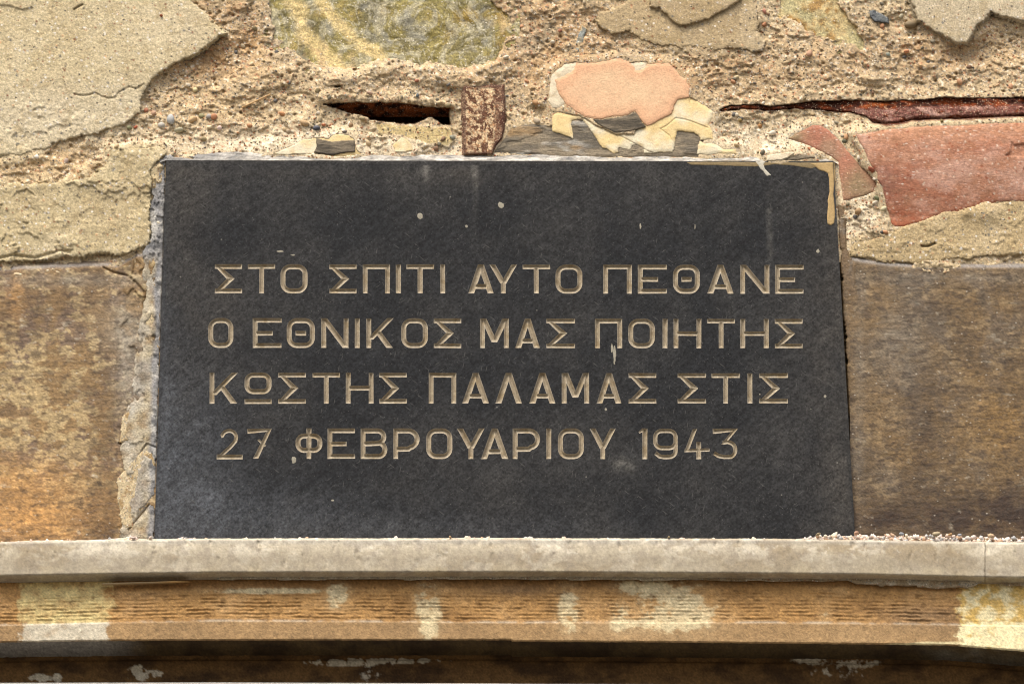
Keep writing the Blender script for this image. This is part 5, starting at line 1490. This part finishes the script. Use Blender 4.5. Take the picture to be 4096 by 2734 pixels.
corn = empty('cornice', tuple(at1(2048, 2600, -60)), 'brown stone cornice with a combed band and plain fillet below the pale ledge', 'cornice')
xc = axis(-900, 5000, -20, 4116, 4.0, 22.0)
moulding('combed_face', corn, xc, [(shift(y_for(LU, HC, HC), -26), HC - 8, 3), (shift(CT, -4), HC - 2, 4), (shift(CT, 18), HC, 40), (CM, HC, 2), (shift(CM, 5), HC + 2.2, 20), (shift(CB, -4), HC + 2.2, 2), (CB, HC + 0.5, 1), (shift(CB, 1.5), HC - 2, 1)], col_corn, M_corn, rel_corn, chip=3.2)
SOF = 50.0     # depth of the overhang


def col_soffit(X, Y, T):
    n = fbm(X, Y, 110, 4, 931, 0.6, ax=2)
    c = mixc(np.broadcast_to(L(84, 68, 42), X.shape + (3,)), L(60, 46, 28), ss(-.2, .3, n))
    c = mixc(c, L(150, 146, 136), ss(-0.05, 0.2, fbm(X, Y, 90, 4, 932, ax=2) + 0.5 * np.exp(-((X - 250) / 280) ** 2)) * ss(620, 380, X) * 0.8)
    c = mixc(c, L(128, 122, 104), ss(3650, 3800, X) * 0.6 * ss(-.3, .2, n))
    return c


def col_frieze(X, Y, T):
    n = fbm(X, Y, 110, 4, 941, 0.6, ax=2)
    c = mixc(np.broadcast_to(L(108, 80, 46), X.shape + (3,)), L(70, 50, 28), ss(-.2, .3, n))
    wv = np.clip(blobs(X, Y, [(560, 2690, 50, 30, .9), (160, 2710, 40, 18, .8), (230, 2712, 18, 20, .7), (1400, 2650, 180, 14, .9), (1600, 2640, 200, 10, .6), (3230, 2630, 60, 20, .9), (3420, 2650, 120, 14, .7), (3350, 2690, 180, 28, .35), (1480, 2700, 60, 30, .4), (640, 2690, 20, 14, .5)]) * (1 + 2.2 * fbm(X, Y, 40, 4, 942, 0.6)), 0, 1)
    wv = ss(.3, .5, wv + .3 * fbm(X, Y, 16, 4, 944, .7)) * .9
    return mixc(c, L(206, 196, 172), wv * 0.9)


CB2 = y_for(shift(CB, 1.5), HC - 2, HC - SOF)
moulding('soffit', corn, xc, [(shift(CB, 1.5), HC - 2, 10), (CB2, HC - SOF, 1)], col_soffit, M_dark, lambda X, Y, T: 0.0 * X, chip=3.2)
fri = empty('frieze', tuple(at1(2048, 2740, -90)), 'dark brown recessed band in shade under the cornice, with white splashes', 'frieze')
CB3 = y_for(shift(CB, 1.5), HC - 2, HC - SOF + 12)
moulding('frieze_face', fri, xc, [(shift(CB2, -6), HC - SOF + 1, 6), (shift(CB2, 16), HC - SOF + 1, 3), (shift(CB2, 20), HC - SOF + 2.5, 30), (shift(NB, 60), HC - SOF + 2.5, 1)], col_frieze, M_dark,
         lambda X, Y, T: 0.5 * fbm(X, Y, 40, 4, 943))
low = empty('lower_ledge', tuple(at1(2048, 2800, -40)), 'pale stone ledge just showing along the bottom edge below the dark band', 'ledge')
moulding('ledge_face', low, xc, [(y_for(NB, -16, HC - SOF), HC - SOF, 1), (NB, -16, 2), (shift(NB, 4), -14, 6), (shift(NB, 120), -14, 1), (shift(NB, 130), -60, 1)],
         lambda X, Y, T: np.broadcast_to(L(214, 208, 200), X.shape + (3,)) * (1 + .1 * fbm(X, Y, 60, 4, 951))[..., None], M_ledge, lambda X, Y, T: 0.6 * fbm(X, Y, 40, 3, 952))

# ================================================================== crumbs fallen on the ledge
crx, cry, crr, crh, crc = [], [], [], [], []
CC = [L(232, 214, 200), L(240, 228, 214), L(222, 196, 176), L(206, 200, 192), L(214, 180, 150), L(236, 222, 196), L(178, 176, 172)]


def top_y(x):
    return float(np.interp(x, [p[0] for p in LT], [p[1] for p in LT]))


def pile(x):
    v = 0.12
    v += 1.5 * math.exp(-((x - 500) / 70) ** 2) + 0.8 * math.exp(-((x - 160) / 120) ** 2) + 0.6 * math.exp(-((x - 740) / 60) ** 2) + .35 * math.exp(-((x - 1260) / 90) ** 2) + 0.5 * math.exp(-((x - 1900) / 160) ** 2) + 0.3 * math.exp(-((x - 2100) / 60) ** 2)
    if x > 3170: v += 3.2 * min(1, (x - 3170) / 160.0)
    if x > 3950: v -= 0.6
    return v


n = 0
while n < 4200:
    x = rng.uniform(-60, 4160)
    if x < 3150 and rng.rand() > 0.35: continue
    p_ = pile(x)
    if rng.rand() * 3.8 > p_: continue
    hgt = rng.rand() ** 1.3 * min(p_, 3.2) * 13.0          # px above the ledge top
    r = 2.8 + 10.0 * rng.rand() ** 3.0
    if p_ < 0.5: hgt *= 0.2
    front = HL - 7 - rng.rand() * 22
    zc = at1(x, top_y(x), HL - 3).z + (hgt * PX * 0.55 + r * PX * 0.5) * MM
    crx.append((float(at(x, 2160, front)[0]), -front * MM, zc)); crr.append(r * PX * MM); crc.append(CC[rng.randint(len(CC))])
    n += 1
xd = np.arange(-60, 4160, 4.0)
pd_ = np.array([pile(v) for v in xd])
XD, TD = np.meshgrid(xd, np.linspace(0, 1, 7))
hd_ = np.clip(pd_ - 0.35, 0, 3.2) * 6.0 * (0.8 + 0.5 * fbm(xd, xd * 0, 50, 4, 991, .6))
YD = np.array([top_y(v) for v in xd]) + 4 - (hd_ + 4) * TD
dust = grid_mesh('mortar_dust', XD, YD, HL - 6 - 16 * TD + 0.8 * fbm(XD, YD * 3, 12, 3, 992), mixc(np.broadcast_to(L(226, 208, 188), XD.shape + (3,)), L(206, 180, 156), ss(-.1, .3, fbm(XD, YD, 14, 3, 993))), M_grit, None, np.broadcast_to(hd_ > 0.4, XD.shape), False)
tag(dust, 'pale sandy dust heaped under the crumbs on the ledge', 'dust', None, 'stuff')
cr = grit('mortar_crumbs', np.array(crx), np.array(crr), crc, None)
tag(cr, 'pale gravelly mortar crumbs lying along the top of the pale ledge', 'crumbs', None, 'stuff')
for k, (x, r, c, lab) in enumerate([
        (2048 + 1948 / 1.147, 15, L(176, 160, 128), 'tan brown stone lump on the gravel heap, largest on the right half of the ledge'),
        (3300 + 372 / 2.951, 11, L(220, 176, 146), 'rounded salmon pebble at the left end of the right-hand gravel heap'),
        (3300 + 1965 / 2.951, 12, L(204, 176, 140), 'beige angular stone on the gravel near the ledge joint'),
        (3300 + 905 / 2.951, 9, L(178, 180, 182), 'bluish grey pebble in the gravel heap right of the plaque corner'),
        (3300 + 1590 / 2.951, 8, L(170, 174, 180), 'small blue grey pebble left of the beige angular stone'),
        (3300 + 1480 / 2.951, 8, L(190, 150, 104), 'ochre chip just right of the tan brown stone lump'),
        (2048 + 1405 / 1.147, 10, L(176, 160, 128), 'flat tan chip on the ledge below the right end of the plaque'),
        (2048 + 720 / 1.147, 7, L(190, 172, 132), 'lone flat yellowish chip on the ledge under the number nine'),
        (612 / 1.147, 9, L(226, 200, 184), 'pinkish crumb cluster stone at the foot of the plaque left edge'),
        (690 / 1.147, 8, L(232, 214, 196), 'whitish stone right beside the left foot of the plaque'),
        (2048 + 2200 / 1.147, 8, L(206, 170, 140), 'brownish pebble on the ledge at the far right'),
        (2065 / 1.147, 6, L(222, 190, 150), 'small peach coloured chip on the ledge under the middle of the plaque')]):
    o = bpy.data.objects.new('loose_stone', peb_mesh[k % 8])
    zc = at1(x, top_y(x), HL - 3).z + (r * 0.35 + (pile(x) * 6.5 if x > 3200 else 0)) * PX * MM
    o.location = (float(at(x, 2160, 25)[0]), -0.026, zc)
    s = r * PX * MM
    o.scale = (s * 1.25, s, s * 0.85 if k not in (6, 7) else s * .5)
    o.rotation_euler = (rng.uniform(-.3, .3), rng.uniform(-.3, .3), rng.uniform(0, 3))
    o.color = (*[float(q) for q in c], 1)
    COL.objects.link(o)
    tag(o, lab, 'stone')
